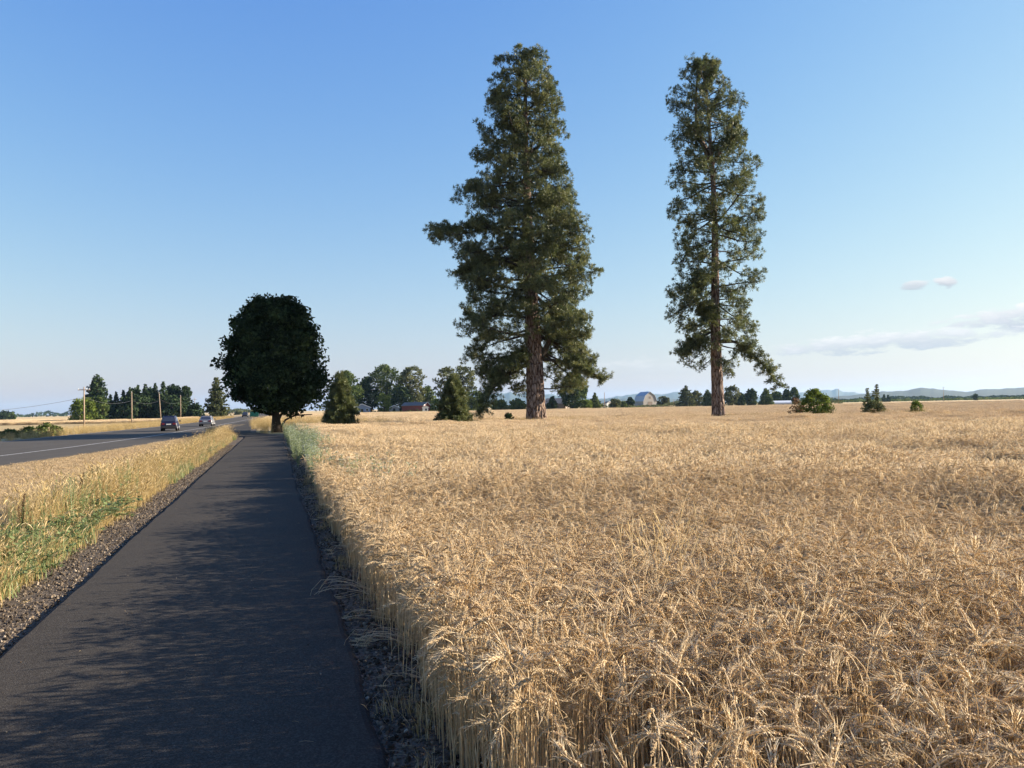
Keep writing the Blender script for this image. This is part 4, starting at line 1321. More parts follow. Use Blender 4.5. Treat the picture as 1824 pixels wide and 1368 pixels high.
# the dark maple beside the path
mp_ = P(491, 770, 66.5)
mt = P(491, 533, 66.5)
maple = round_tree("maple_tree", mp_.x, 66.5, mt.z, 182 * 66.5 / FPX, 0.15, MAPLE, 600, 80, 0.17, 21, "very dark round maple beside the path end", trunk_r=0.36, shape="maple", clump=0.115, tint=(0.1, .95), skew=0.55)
lb = MB()
for (pts, r0) in ((((500, 762, 0), (510, 748, -.3), (527, 740, -.5), (560, 738, -.8)), .11), (((493, 752, 0), (500, 738, .2), (520, 725, .3)), .16)):
    w = [P(a, b, 66.5) for a, b, _ in pts]
    lb.tube([[q.x - mp_.x, s[2], q.z - gz(mp_.x, 66.5)] for q, s in zip(w, pts)], np.linspace(r0, r0 * .35, len(pts)), 6, .5)
lb.build("low_limb", BARK_D, maple, smooth_shade=True)

# young pines and bushes in the field
px_tree(conifer, "young_pine", 607, 757, 664, 66, 57.0, NEEDLE, 31, "young bushy pine just right of the dark maple", n_lev=24, per=12, lsize=0.22, power=.62, needles=True, base=.02, tint=(.25, .75), thin=1.5)
px_tree(conifer, "young_pine", 808, 753, 668, 66, 58.0, NEEDLE, 32, "young bushy pine left of the massive pine's trunk", n_lev=24, per=12, lsize=0.21, power=.55, needles=True, base=.02, tint=(.2, .7), thin=1.6)
px_tree(round_tree, "field_bush", 1452, 739, 694, 66, 66.0, LEAF_L, 33, "wide green bush alone in the field right of the pines", base_frac=0.0, n_cl=150, n_lf=46, lsize=.085, shape="shrub", clump=.13, cat="bush", tint=(-.1, .6), gaps=.3)
px_tree(round_tree, "dying_bush", 1418, 739, 706, 30, 65.0, LEAF_B, 34, "brownish half dead shrub at the left side of the wide bush", base_frac=0.0, n_cl=26, n_lf=26, lsize=.07, shape="shrub", clump=.22, cat="bush")
px_tree(conifer, "field_sapling", 1563, 735, 685, 22, 66.0, LEAF_O, 35, "taller spindly sapling of the pair at far right", n_lev=18, per=7, lsize=.10, power=.5, base=.02, jitter=.6, tint=(.4, 1), thin=1.6)
px_tree(conifer, "field_sapling", 1546, 735, 692, 20, 66.6, LEAF_O, 36, "shorter spindly sapling of the pair at far right", n_lev=16, per=7, lsize=.10, power=.5, base=.02, jitter=.6, tint=(.3, .9), thin=1.6)
px_tree(round_tree, "sapling_skirt", 1556, 735, 714, 46, 65.6, LEAF_O, 37, "low shrubby growth around the two spindly saplings", base_frac=0.0, n_cl=40, n_lf=40, lsize=.08, shape="shrub", clump=.2, cat="bush", tint=(.3, 1))
px_tree(round_tree, "small_bush", 1633, 733, 713, 27, 66.0, LEAF_L, 38, "small round green bush farthest right in the field", base_frac=0.0, n_cl=60, n_lf=36, lsize=.07, shape="shrub", clump=.18, cat="bush", tint=(-.1, .7), gaps=.25)
px_tree(round_tree, "iris_clump", 907, 751, 735, 26, 69.0, LEAF_D, 39, "dark low clump of blades left of the massive pine's trunk", base_frac=0.0, n_cl=30, n_lf=30, lsize=.09, shape="shrub", clump=.2, cat="bush", tint=(.3, .9))

# trees across the road and at the far side of the fields
B = round_tree; K = conifer
far_list = [
    # fn, name, px, base, top, width, depth, mat, label, extra
    (K, "spruce_tree", 174, 748, 667, 54, 322, LEAF_D, "tall pointed spruce behind the willow, left of the road", dict(n_lev=30, per=12, lsize=.55, power=.6, tint=(.3, .9))),
    (B, "willow_tree", 150, 750, 708, 54, 300, LEAF_L, "pale green willow below the tall spruce at left", dict(base_frac=.0, n_cl=90, n_lf=34, lsize=.45, shape="shrub", clump=.16, tint=(-.2, .4))),
    (B, "willow_tree", 176, 750, 706, 40, 304, LEAF_G, "yellow green willow right behind the first utility pole", dict(base_frac=.0, n_cl=70, n_lf=34, lsize=.45, shape="shrub", clump=.18, tint=(0, .8))),
    (K, "fir_tree", 197, 748, 703, 26, 335, LEAF_D, "leftmost small fir of the dark farm grove", dict(lsize=.5)),
    (K, "fir_tree", 207, 748, 699, 26, 340, LEAF_D, "second fir from the left in the dark farm grove", dict(lsize=.5)),
    (K, "fir_tree", 220, 748, 695, 31, 335, LEAF_D, "third fir from the left in the dark farm grove", dict(lsize=.5)),
    (K, "fir_tree", 232, 748, 689, 31, 338, LEAF_D, "fourth fir in the grove, behind the second pole", dict(lsize=.5)),
    (K, "fir_tree", 246, 748, 686, 40, 336, LEAF_D, "broad fir right of the second pole in the grove", dict(lsize=.55)),
    (K, "fir_tree", 259, 748, 684, 37, 332, LEAF_D, "tall fir midway between the second and third poles", dict(lsize=.55)),
    (K, "fir_tree", 277, 748, 682, 37, 336, LEAF_D, "tall fir just left of the third pole's top", dict(lsize=.55)),
    (K, "fir_tree", 291, 748, 680, 37, 334, LEAF_D, "tallest fir of the grove, right of the third pole", dict(lsize=.55)),
    (B, "dark_tree", 236, 749, 693, 34, 342, LEAF_D, "dark broad tree between the firs behind the second pole", dict(base_frac=.0, n_cl=90, n_lf=28, lsize=.6, shape="oval", clump=.19)),
    (B, "dark_tree", 268, 749, 691, 38, 343, LEAF_D, "dark broad tree between the tallest firs of the grove", dict(base_frac=.0, n_cl=90, n_lf=28, lsize=.6, shape="oval", clump=.19)),
    (B, "dark_tree", 310, 748, 685, 44, 340, LEAF_D, "broad dark tree rising behind the dark vehicle", dict(base_frac=.05, n_cl=110, n_lf=28, lsize=.6, shape="oval", clump=.17)),
    (B, "dark_tree", 331, 748, 688, 30, 338, LEAF_D, "right end broad tree of the dark farm grove", dict(base_frac=.05, n_cl=80, n_lf=28, lsize=.55, shape="oval", clump=.2)),
    (B, "dark_hedge_tree", 245, 748, 704, 100, 330, LEAF_D, "dark shrubs filling the foot of the farm grove", dict(base_frac=.0, n_cl=110, n_lf=26, lsize=.6, shape="shrub", clump=.12)),
    (B, "dark_hedge_tree", 306, 748, 706, 74, 331, LEAF_D, "dark shrubs at the right foot of the farm grove", dict(base_frac=.0, n_cl=90, n_lf=26, lsize=.6, shape="shrub", clump=.14)),
    (B, "dark_bush", 348, 747, 720, 34, 332, LEAF_D, "low dark rounded bush at the right end of the grove", dict(base_frac=.0, n_cl=60, n_lf=26, lsize=.5, shape="shrub", clump=.2, cat="bush")),
    (K, "roadside_conifer", 386, 750, 672, 42, 245, LEAF_O, "grey green conifer standing alone beside the road", dict(n_lev=30, per=11, lsize=.42, power=.62, jitter=.45, tint=(.15, .8))),
    (B, "distant_tree", 8, 748, 734, 30, 720, LEAF_D, "dark distant tree row end at the left picture edge", dict(base_frac=.0, n_cl=40, n_lf=26, lsize=1.2, shape="shrub", clump=.2)),
    (B, "distant_tree", 22, 748, 733, 14, 725, LEAF_D, "dark distant tree next to the left edge tree row", dict(base_frac=.0, n_cl=26, n_lf=26, lsize=1.1, shape="oval", clump=.3)),
    (B, "distant_tree", 424, 745, 733, 16, 700, LEAF_O, "small distant tree left of the green road sign", dict(base_frac=.05, n_cl=30, n_lf=22, lsize=1.2, shape="round", clump=.25)),
    (B, "distant_tree", 462, 745, 735, 18, 700, LEAF_O, "small distant tree right behind the green road sign", dict(base_frac=.05, n_cl=30, n_lf=22, lsize=1.2, shape="round", clump=.25)),
    (B, "broad_tree", 618, 738, 661, 64, 345, LEAF_G, "green broad tree behind the young pine beside the maple", dict(base_frac=.08, n_cl=150, n_lf=30, lsize=.55, shape="oval", clump=.15)),
    (B, "broad_tree", 655, 738, 672, 48, 365, LEAF_D, "darker tree behind the blue grey gabled house", dict(base_frac=.05, n_cl=110, n_lf=28, lsize=.6, shape="oval", clump=.17, tint=(.4, 1))),
    (B, "oak_tree", 690, 738, 650, 72, 372, LEAF_G, "tallest spreading oak left of the red barn", dict(base_frac=.12, n_cl=150, n_lf=30, lsize=.55, shape="round", clump=.14, gaps=.22)),
    (B, "oak_tree", 735, 738, 653, 52, 366, LEAF_O, "rounded oak standing directly behind the red barn", dict(base_frac=.15, n_cl=130, n_lf=28, lsize=.55, shape="round", clump=.14, gaps=.2)),
    (B, "shade_tree", 712, 738, 690, 60, 360, LEAF_D, "shaded lower growth between the two oaks", dict(base_frac=.0, n_cl=100, n_lf=26, lsize=.55, shape="shrub", clump=.15, tint=(.3, 1))),
    (B, "garden_bush", 684, 738, 702, 30, 352, LEAF_L, "light green garden bush below the tallest oak", dict(base_frac=.0, n_cl=50, n_lf=26, lsize=.45, shape="round", clump=.2, cat="bush", tint=(0, .6))),
    (B, "broad_tree", 762, 738, 688, 40, 380, LEAF_G, "medium tree right of the red barn", dict(base_frac=.05, n_cl=80, n_lf=26, lsize=.55, shape="oval", clump=.18)),
    (B, "garden_bush", 776, 736, 712, 24, 352, LEAF_L, "light green garden bush right of the red barn", dict(base_frac=.0, n_cl=40, n_lf=26, lsize=.45, shape="round", clump=.22, cat="bush", tint=(0, .6))),
    (B, "oak_tree", 797, 736, 654, 52, 350, LEAF_O, "thin crowned oak rising behind the second young pine", dict(base_frac=.3, n_cl=90, n_lf=26, lsize=.5, shape="round", clump=.13, gaps=.36)),
    (B, "oak_tree", 827, 736, 650, 50, 356, LEAF_O, "thin crowned oak half hidden by the massive pine", dict(base_frac=.2, n_cl=110, n_lf=26, lsize=.5, shape="round", clump=.14, gaps=.3)),
    (B, "broad_tree", 845, 736, 695, 44, 352, LEAF_G, "low green tree under the massive pine's left branches", dict(base_frac=.02, n_cl=70, n_lf=26, lsize=.5, shape="oval", clump=.18)),
    (B, "hedge", 888, 732, 712, 36, 330, LEAF_G, "left section of the far hedge left of the pine trunk", dict(base_frac=.0, n_cl=60, n_lf=26, lsize=.5, shape="shrub", clump=.2, cat="hedge")),
    (B, "hedge", 922, 731, 711, 36, 330, LEAF_G, "right section of the far hedge touching the pine trunk", dict(base_frac=.0, n_cl=60, n_lf=26, lsize=.5, shape="shrub", clump=.2, cat="hedge")),
    (B, "house_shrub", 984, 729, 707, 20, 330, LEAF_D, "dark shrub before the low house right of the pine", dict(base_frac=.0, n_cl=40, n_lf=26, lsize=.4, shape="oval", clump=.25, cat="bush", tint=(.4, 1))),
    (B, "rounded_tree", 1022, 729, 662, 54, 335, LEAF_G, "dense rounded tree between the two tall pines", dict(base_frac=.03, n_cl=190, n_lf=30, lsize=.5, shape="oval", clump=.14, tint=(.1, .6))),
    (B, "house_shrub", 1046, 728, 711, 22, 332, LEAF_L, "light green shrub at the right of the dense rounded tree", dict(base_frac=.0, n_cl=36, n_lf=26, lsize=.4, shape="shrub", clump=.25, cat="bush", tint=(0, .5))),
    (K, "small_conifer", 1060, 728, 700, 24, 360, LEAF_G, "small conifer left of the lone pole near the barn", dict(lsize=.5, jitter=.5)),
    (B, "small_tree", 1095, 727, 710, 20, 390, LEAF_O, "small round tree right of the lone pole near the barn", dict(base_frac=.05, n_cl=40, n_lf=24, lsize=.6, shape="round", clump=.24)),
    (B, "small_tree", 1110, 726, 716, 16, 400, LEAF_G, "low shrub tree left of the gambrel barn's shadow side", dict(base_frac=.0, n_cl=30, n_lf=24, lsize=.6, shape="shrub", clump=.26)),
    (B, "small_tree", 1123, 726, 708, 16, 470, LEAF_D, "dark tree touching the left wall of the gambrel barn", dict(base_frac=.0, n_cl=36, n_lf=24, lsize=.6, shape="oval", clump=.26)),
    (B, "small_tree", 1181, 724, 706, 22, 480, LEAF_O, "loose pale tree right of the gambrel barn", dict(base_frac=.05, n_cl=44, n_lf=20, lsize=.6, shape="round", clump=.2, gaps=.25)),
    (K, "small_conifer", 1222, 724, 687, 36, 420, LEAF_O, "ragged conifer left of the slimmer pine's trunk", dict(lsize=.55, jitter=.55, power=.7, tint=(.1, .7))),
    (B, "small_tree", 1241, 724, 697, 22, 425, LEAF_O, "round tree leaning on the ragged conifer", dict(base_frac=.1, n_cl=50, n_lf=24, lsize=.6, shape="round", clump=.2)),
    (K, "small_conifer", 1261, 723, 695, 24, 430, LEAF_G, "cone shaped tree left against the slimmer pine's trunk", dict(lsize=.6, power=.6)),
    (B, "small_tree", 1304, 723, 688, 34, 430, LEAF_O, "tree with open crown right of the slimmer pine's trunk", dict(base_frac=.08, n_cl=80, n_lf=24, lsize=.6, shape="round", clump=.17, gaps=.25)),
    (B, "small_tree", 1320, 723, 700, 22, 432, LEAF_D, "dark low tree behind the open crowned tree", dict(base_frac=.0, n_cl=46, n_lf=24, lsize=.6, shape="oval", clump=.22, tint=(.4, 1))),
    (B, "small_tree", 1338, 722, 694, 28, 435, LEAF_D, "dark round tree below the pine's drooping right limb", dict(base_frac=.03, n_cl=70, n_lf=26, lsize=.6, shape="oval", clump=.2, tint=(.4, 1))),
    (K, "small_conifer", 1365, 722, 692, 26, 425, LEAF_G, "green cone shaped tree left of the long white greenhouse", dict(lsize=.6, power=.6)),
    (B, "small_tree", 1384, 721, 697, 20, 470, LEAF_G, "round tree behind the long white greenhouse", dict(base_frac=.1, n_cl=44, n_lf=24, lsize=.7, shape="round", clump=.24)),
    (B, "small_tree", 1402, 721, 694, 18, 470, LEAF_D, "dark tree behind the right end of the greenhouse", dict(base_frac=.05, n_cl=44, n_lf=24, lsize=.7, shape="oval", clump=.24, tint=(.4, 1))),
    (B, "small_tree", 1415, 720, 691, 18, 475, LEAF_G, "taller round tree left above the wide field bush", dict(base_frac=.1, n_cl=44, n_lf=24, lsize=.7, shape="oval", clump=.24)),
    (B, "small_tree", 1453, 720, 693, 18, 475, LEAF_G, "tree top peeping over the wide field bush", dict(base_frac=.1, n_cl=44, n_lf=24, lsize=.7, shape="oval", clump=.24)),
    (B, "small_tree", 1738, 714, 702, 9, 700, LEAF_D, "single dark tree before the distant wooded line at right", dict(base_frac=.0, n_cl=24, n_lf=24, lsize=.8, shape="oval", clump=.3)),
    (K, "small_conifer", 1575, 716, 704, 8, 720, LEAF_D, "left one of two tiny dark conifers in the far right field", dict(lsize=.9, n_lev=14)),
    (K, "small_conifer", 1582, 716, 704, 8, 722, LEAF_D, "right one of two tiny dark conifers in the far right field", dict(lsize=.9, n_lev=14)),
]
for i, (fn, nm, px, by, ty, w, dep, mat, lab, kw) in enumerate(far_list):
    px_tree(fn, nm, px, by, ty, w, dep, mat, 500 + i, lab, **kw)


# wood lines so far off that they read as one mass
def far_wood(name, px0, px1, depth, hlo, hhi, n, size, mat, seed, label, z0=0.0):
    rs = np.random.RandomState(seed); mb = MB()
    f = rs.rand(n); px = px0 + (px1 - px0) * f
    x = (px - 912) / FPX * depth; d = depth * (1 + rs.uniform(-.03, .09, n)); x = x * d / depth
    hh = hlo + (hhi - hlo) * fbm(px * .045 + seed, px * 0, 3) ** 1.1 * 1.3
    z = z0 + hh * rs.rand(n) ** .8
    pos = np.stack([x, d, z], 1)
    leaves(mb, pos, np.tile([[-.2, -.6, .6]], (n, 1)), rs, size, .15 + .75 * fbm(px * .11, z * .02 + seed, 2) + rs.normal(0, .1, n))
    tag(mb.build(name, mat), label, "wood", kind="stuff")


far_wood("far_wood", 1425, 2100, 1250, 2, 8, 8000, 1.7, LEAF_D, 1, "distant dark wood line below the right hills")
far_wood("far_wood", 1380, 2100, 800, 0.5, 3, 3500, 1.3, LEAF_G, 2, "paler low wood line before the right hills")
far_wood("far_wood", -200, 120, 1900, 2, 14, 1600, 3.0, LEAF_D, 3, "faint tree groups on the left horizon", -1.2)
far_wood("far_wood", 392, 482, 1100, 1, 9, 900, 1.8, LEAF_O, 4, "faint tree line where the road meets the horizon")
far_wood("far_scrub", 1050, 1500, 452, .3, 2.6, 4200, .45, LEAF_O, 6, "low scrub along the far edge of the field at right")
far_wood("far_scrub", 590, 960, 348, .2, 1.6, 2600, .35, LEAF_G, 7, "low scrub along the far edge of the field at left")
far_wood("far_wood", 840, 1210, 900, 1, 7, 2600, 1.5, LEAF_O, 5, "low distant tree line behind the barn")


# ------------------------------------------------------------------ hills
def ridge(name, crest, depth, width, seed, rough):
    xs = np.linspace(crest[0][0], crest[-1][0], 420)
    cy_ = np.interp(xs, [c[0] for c in crest], [c[1] for c in crest])
    mb = MB(); rows = []
    for k, f in enumerate(np.linspace(-1, 1, 15)):
        d = depth + f * width
        row = []
        for px, y in zip(xs, cy_):
            top = P(px, y, depth)
            h = max(0, top.z + rough * (float(fbm(px * .11 + seed, seed + 0.0, 5)) - .5))
            prof = max(0.0, 1 - abs(f)) ** .8
            nz = 1 + .25 * (float(fbm(px * .02 + 5 * f, f * 3 + seed, 3)) - .5) * (1 - prof)
            row.append((top.x * d / depth, d, -2 + (h + 2) * prof * nz))
        rows.append(row)
    n = len(xs); V = np.array(rows).reshape(-1, 3); T = []
    for k in range(14):
        for i in range(n - 1):
            a, b, c, e = k * n + i, k * n + i + 1, (k + 1) * n + i + 1, (k + 1) * n + i
            T += [(a, b, c), (a, c, e)]
    mb.add(V, T)
    tag(mb.build(name, HILL, smooth_shade=True), kind="structure")


ridge("hill", [(1395, 716), (1480, 707), (1540, 702), (1560, 698), (1610, 696), (1638, 691), (1660, 692), (1700, 696), (1722, 698), (1745, 694), (1780, 693), (1824, 690), (1900, 687), (2050, 690), (2300, 692)], 4300, 900, 3, 7)
ridge("hill", [(800, 723), (850, 702), (900, 700), (960, 701), (1000, 704), (1060, 711), (1130, 702), (1150, 697), (1175, 703), (1200, 698), (1240, 705), (1300, 708), (1370, 708), (1430, 700), (1465, 695), (1490, 694), (1530, 702), (1600, 706), (1700, 705)], 9800, 1500, 8, 40)
ridge("hill", [(990, 722), (1040, 714), (1090, 711), (1140, 709), (1200, 711), (1260, 714), (1330, 716)], 6500, 800, 12, 25)

# ------------------------------------------------------------------ buildings
M_BLUE = paint("siding_blue", (0.20, 0.25, 0.34), 0.8); M_WHITE = paint("siding_white", (0.72, 0.72, 0.70), 0.7); M_ROOF = paint("roof_grey", (0.17, 0.155, 0.145), 0.9)
M_RED = paint("barn_red", (0.20, 0.055, 0.045), 0.85); M_GREY = paint("barn_boards", (0.30, 0.28, 0.255), 0.9, 0.25, scale=2); M_METAL = paint("roof_metal", (0.34, 0.38, 0.43), 0.5, 0.1, metallic=0.3)
M_GLASS = paint("window_glass", (0.03, 0.035, 0.045), 0.1, 0.1, spec=0.8); M_DARK = paint("dark_opening", (0.03, 0.028, 0.025), 0.9); M_BROWN = paint("house_brown", (0.19, 0.15, 0.12), 0.85)
M_PLASTIC = paint("greenhouse_film", (0.75, 0.78, 0.80), 0.35)


def gable_house(name, px, base_y, depth, W, D, wall_h, roof_h, rz, wall, roof, label, cat="house", windows=((-.28, .5), (.28, .5)), door=True, z0=None, trim=M_WHITE, over=.35):
    """gable end faces local -Y; ridge runs along local Y"""
    b = P(px, base_y, depth); g = gz(b.x, depth) if z0 is None else z0
    r = empty(name, (b.x, depth, g), rz, label, cat)
    w = MB(); a = W / 2; d = D / 2
    V = [(-a, -d, 0), (a, -d, 0), (a, -d, wall_h), (0, -d, wall_h + roof_h), (-a, -d, wall_h), (-a, d, 0), (a, d, 0), (a, d, wall_h), (0, d, wall_h + roof_h), (-a, d, wall_h)]
    w.add(V, [(0, 1, 2), (0, 2, 4), (4, 2, 3), (6, 5, 7), (5, 9, 7), (9, 8, 7), (1, 6, 7), (1, 7, 2), (5, 0, 4), (5, 4, 9)])
    w.build("wall", wall, r)
    rf = MB(); s = roof_h / a; t = .16
    for sg in (-1, 1):
        x1 = sg * (a + over); z1 = wall_h - over * s
        V = [(0, -d - over, wall_h + roof_h + .02), (x1, -d - over, z1 + .02), (x1, d + over, z1 + .02), (0, d + over, wall_h + roof_h + .02)]
        V += [(x, y, z + t) for x, y, z in V]
        rf.add(V, [(0, 1, 2), (0, 2, 3), (4, 6, 5), (4, 7, 6), (0, 4, 5), (0, 5, 1), (1, 5, 6), (1, 6, 2), (2, 6, 7), (2, 7, 3)])
    rfo = rf.build("roof", roof, r)
    fa = MB()
    for sg in (-1, 1):
        x1 = sg * (a + over); z1 = wall_h - over * s
        fa.add([(0, -d - over - .03, wall_h + roof_h + .22), (x1, -d - over - .03, z1 + .22), (x1, -d - over - .03, z1 - .06), (0, -d - over - .03, wall_h + roof_h - .06)], [(0, 1, 2), (0, 2, 3)])
    fa.build("fascia", trim, rfo)
    for (u, v) in windows:
        m = MB(); m.box(u * W - .55, u * W + .55, -d - .06, -d - .01, wall_h * v - .1, wall_h * v + 1.0); wo_ = m.build("window", trim, r)
        m = MB(); m.box(u * W - .45, u * W + .45, -d - .08, -d - .062, wall_h * v, wall_h * v + .9); m.build("pane", M_GLASS, wo_)
    if door:
        m = MB(); m.box(-.5, .5, -d - .07, -d - .01, 0, 2.05); m.build("door", M_DARK, r)
    return r


gable_house("farmhouse", 641, 735, 350, 7.2, 12, 2.6, 1.5, 0.35, M_BLUE, M_ROOF, "blue grey gabled house at the far edge of the wheat", windows=((-.3, .45), (.3, .45)))
gable_house("garage", 703, 735, 355, 4.4, 7, 2.3, 1.0, 0.1, M_GREY, M_WHITE, "small white roofed shed left of the red barn", "shed", windows=(), door=True)
gable_house("red_barn", 741, 735, 350, 5.6, 11, 3.1, 1.3, 1.15, M_RED, M_ROOF, "low dark red barn at the far side of the wheat", "barn", windows=(), door=False)
gable_house("white_annex", 757, 735, 347, 2.4, 5, 2.2, .6, 0.2, M_WHITE, M_ROOF, "small white annex against the red barn's right end", "shed", windows=((.1, .35),), door=False)
gable_house("low_house", 993, 729, 345, 9.0, 9, 2.8, 2.2, 1.3, M_BROWN, M_ROOF, "low brown house partly hidden beside the massive pine's trunk", windows=((-.3, .4), (.2, .4)))
gable_house("white_garage", 184, 746, 326, 6.0, 6, 2.4, 1.2, .3, M_WHITE, M_ROOF, "small pale garage at the foot of the dark farm grove", "garage", windows=(), door=True)
gable_house("distant_shed", 1083, 724, 600, 5, 5, 3.0, 1.4, .4, M_WHITE, M_ROOF, "tiny white shed between the lone pole and the barn", "shed", windows=(), door=True)

# gambrel barn with a metal roof
bb = P(1150, 724.5, 500.0)
barn = empty("gambrel_barn", (bb.x, 500, 0), 0.42, "grey gambrel barn with pale blue metal roof", "barn")
w_, d_ = 4.9, 5.0
sec = [(-w_, 0), (-w_, 3.6), (-w_ * .74, 7.0), (0, 9.5), (w_ * .74, 7.0), (w_, 3.6), (w_, 0)]
m = MB()
V = [(x, -d_, z) for x, z in sec] + [(x, d_, z) for x, z in sec]
m.add(V, [(0, 6, 5), (0, 5, 1), (1, 5, 4), (1, 4, 2), (2, 4, 3), (7, 12, 13), (7, 8, 12), (8, 11, 12), (8, 9, 11), (9, 10, 11), (0, 1, 8), (0, 8, 7), (6, 13, 12), (6, 12, 5)])
m.build("wall", M_GREY, barn)
m = MB()
for i in range(1, 5):
    (x0, z0), (x1, z1) = sec[i], sec[i + 1]
    n_ = np.array([z0 - z1, x1 - x0]); n_ = n_ / np.linalg.norm(n_) * .15
    V = [(x0, -d_ - .4, z0 + .02), (x1, -d_ - .4, z1 + .02), (x1, d_ + .4, z1 + .02), (x0, d_ + .4, z0 + .02)]
    V += [(x + n_[0], y, z + n_[1]) for x, y, z in V]
    m.add(V, [(0, 2, 1), (0, 3, 2), (4, 5, 6), (4, 6, 7), (0, 1, 5), (0, 5, 4), (1, 2, 6), (1, 6, 5), (2, 3, 7), (2, 7, 6), (3, 0, 4), (3, 4, 7)])
ro = m.build("roof", M_METAL, barn)
m = MB(); m.box(-1.6, 1.6, -d_ - .08, -d_ - .01, 0, 3.4); m.build("barn_door", M_BROWN, barn)
m = MB(); m.box(-.7, .7, -d_ - .08, -d_ - .01, 5.2, 6.6); m.build("hay_door", M_BROWN, barn)
# long greenhouse
gb = P(1389, 720.5, 440)
gh = empty("greenhouse", (gb.x, 440, 0), 0.08, "long low white greenhouse left of the wide field bush", "greenhouse")
m = MB(); an = np.linspace(0, math.pi, 9)
for i in range(8):
    a0, a1 = an[i], an[i + 1]
    m.quad((-6, -2.2 * math.cos(a0), .9 + 1.5 * math.sin(a0)), (6, -2.2 * math.cos(a0), .9 + 1.5 * math.sin(a0)), (6, -2.2 * math.cos(a1), .9 + 1.5 * math.sin(a1)), (-6, -2.2 * math.cos(a1), .9 + 1.5 * math.sin(a1)))
m.build("film_cover", M_PLASTIC, gh)
m = MB(); m.box(-6, 6, -2.2, 2.2, 0, .9); m.build("base_wall", M_GREY, gh)
m = MB()
for sx in (-6.02, 6.02):
    V = [(sx, 0, .9)] + [(sx, -2.2 * math.cos(a), .9 + 1.5 * math.sin(a)) for a in an]
    m.add(V, [(0, i, i + 1) for i in range(1, 9)])
m.build("end_wall", M_WHITE, gh)

# ------------------------------------------------------------------ poles and wires
def utility_pole(px, base_y, top_y, depth, label, arm=True, rad=.17, z0=None, lean=0.0):
    b = P(px, base_y, depth); g = gz(b.x, depth) if z0 is None else z0
    t = P(px, top_y, depth); H = t.z - g
    r = empty("utility_pole", (b.x, depth, g), 0.27, label, "pole")
    r.rotation_euler = (0, lean, 0.27)
    m = MB(); m.tube([[0, 0, -.2], [0, 0, H]], [rad, rad * .65], 10); m.build("post", WOODPOLE, r, smooth_shade=True)
    if arm:
        m = MB(); m.box(-1.2, 1.2, -.07, .07, H - .75, H - .58); a = m.build("crossarm", WOODPOLE, r)
        for x in (-1.1, -.4, .5, 1.1):
            m = MB(); m.tube([[x, 0, H - .58], [x, 0, H - .35]], [.06, .05], 6); m.build("insulator", M_WHITE, a)
    else:
        m = MB(); m.tube([[0, 0, H], [0, 0, H + .3]], [.05, .05], 6); m.build("insulator", M_WHITE, r)
    return Vector((b.x, depth, g + H))


tops = [utility_pole(150, 762, 689, 175, "near utility pole with crossarm left of the willow"),
        utility_pole(235, 755, 699, 228, "second utility pole before the dark farm grove", arm=False),
        utility_pole(287, 750, 700, 276, "slightly leaning third utility pole before the grove", arm=False, lean=-.06),
        utility_pole(322, 746, 705, 318, "fourth utility pole, just right of the dark vehicle", arm=False),
        utility_pole(347, 746, 709, 420, "far utility pole at the right end of the grove", rad=.16)]
utility_pole(416, 745, 734, 600, "tiny far pole by the roadside conifer", rad=.2)
utility_pole(1077, 726, 699, 420, "lone pole left of the gambrel barn", arm=False, rad=.2)
utility_pole(1200, 724, 711, 600, "faint pole right of the gambrel barn", arm=False, rad=.2)
utility_pole(1494, 717, 692, 480, "slim pole between the wide bush and the saplings", arm=False, rad=.17)
utility_pole(1681, 714, 689, 520, "slim pole at far right before the hills", rad=.15)
chain = [P(-420, 700, 120)] + tops
names = ("leftmost span of overhead wire running out of the picture", "overhead wire between the first and second poles", "overhead wire between the second and third poles", "overhead wire between the third and fourth poles", "overhead wire between the fourth and the far pole")
for i in range(5):
    a, b = np.array(chain[i]), np.array(chain[i + 1])
    dz = 0 if i == 0 else -.9
    q = np.linspace(0, 1, 20)[:, None]
    pts = a + (b - a) * q + np.array([0, 0, 1]) * (-(4 * (2.2 if i == 0 else 1.1)) * q * (1 - q)) + np.array([0, 0, -2.3])
    m = MB(); m.tube(pts, .032, 4, cap=False)
    tag(m.build("overhead_wire", WIRE), names[i], "wire")
# short leaning stake across the road
sb = P(143, 772, 79); st = P(139, 758, 79)
m = MB(); m.tube([[0, 0, -.1], [st.x - sb.x, 0, .75]], .035, 6)
r = m.build("leaning_stake", WOODPOLE, loc=(sb.x, 79, gz(sb.x, 79))); tag(r, "short leaning stake on the far roadside below the first pole", "stake")

# green roadside shrubs across the road
for i, (px, dep, w, h, lab) in enumerate(((15, 66, 34, 10, "leftmost low green shrub on the far roadside"), (50, 68, 44, 12, "low green shrub second from left across the road"), (82, 70, 36, 15, "tallest low green shrub on the far roadside"), (108, 74, 26, 10, "rightmost low green shrub on the far roadside"))):
    b = P(px, 778, dep); x = float(fog(dep) - wide(dep)) - 1.2 - 1.5 * (i % 2)
    x = b.x if b.x < x else x
    round_tree("roadside_shrub", x, dep, h * dep / FPX * 1.5, w * dep / FPX, 0, LEAF_G, 40, 36, .09, 700 + i, lab, "bush", shape="shrub", clump=.17, tint=(.3, 1))

# ------------------------------------------------------------------ road sign
sx = P(453, 745, 118)
sign = empty("road_sign", (sx.x, 118, gz(sx.x, 118)), 0.1, "small green road sign on a post beside the road", "sign")
zt = P(453, 733.5, 118).z - gz(sx.x, 118); zb = P(453, 742.5, 118).z - gz(sx.x, 118)
M_SIGN = paint("sign_green", (0.015, 0.16, 0.10), .45); M_POST = paint("sign_post", (.18, .16, .14), .7)
m = MB(); m.box(-.62, .62, -.02, .02, zb, zt); m.build("panel", M_SIGN, sign)
m = MB(); m.box(-.05, .05, .022, .12, -.1, zt - .02); m.build("post", M_POST, sign)

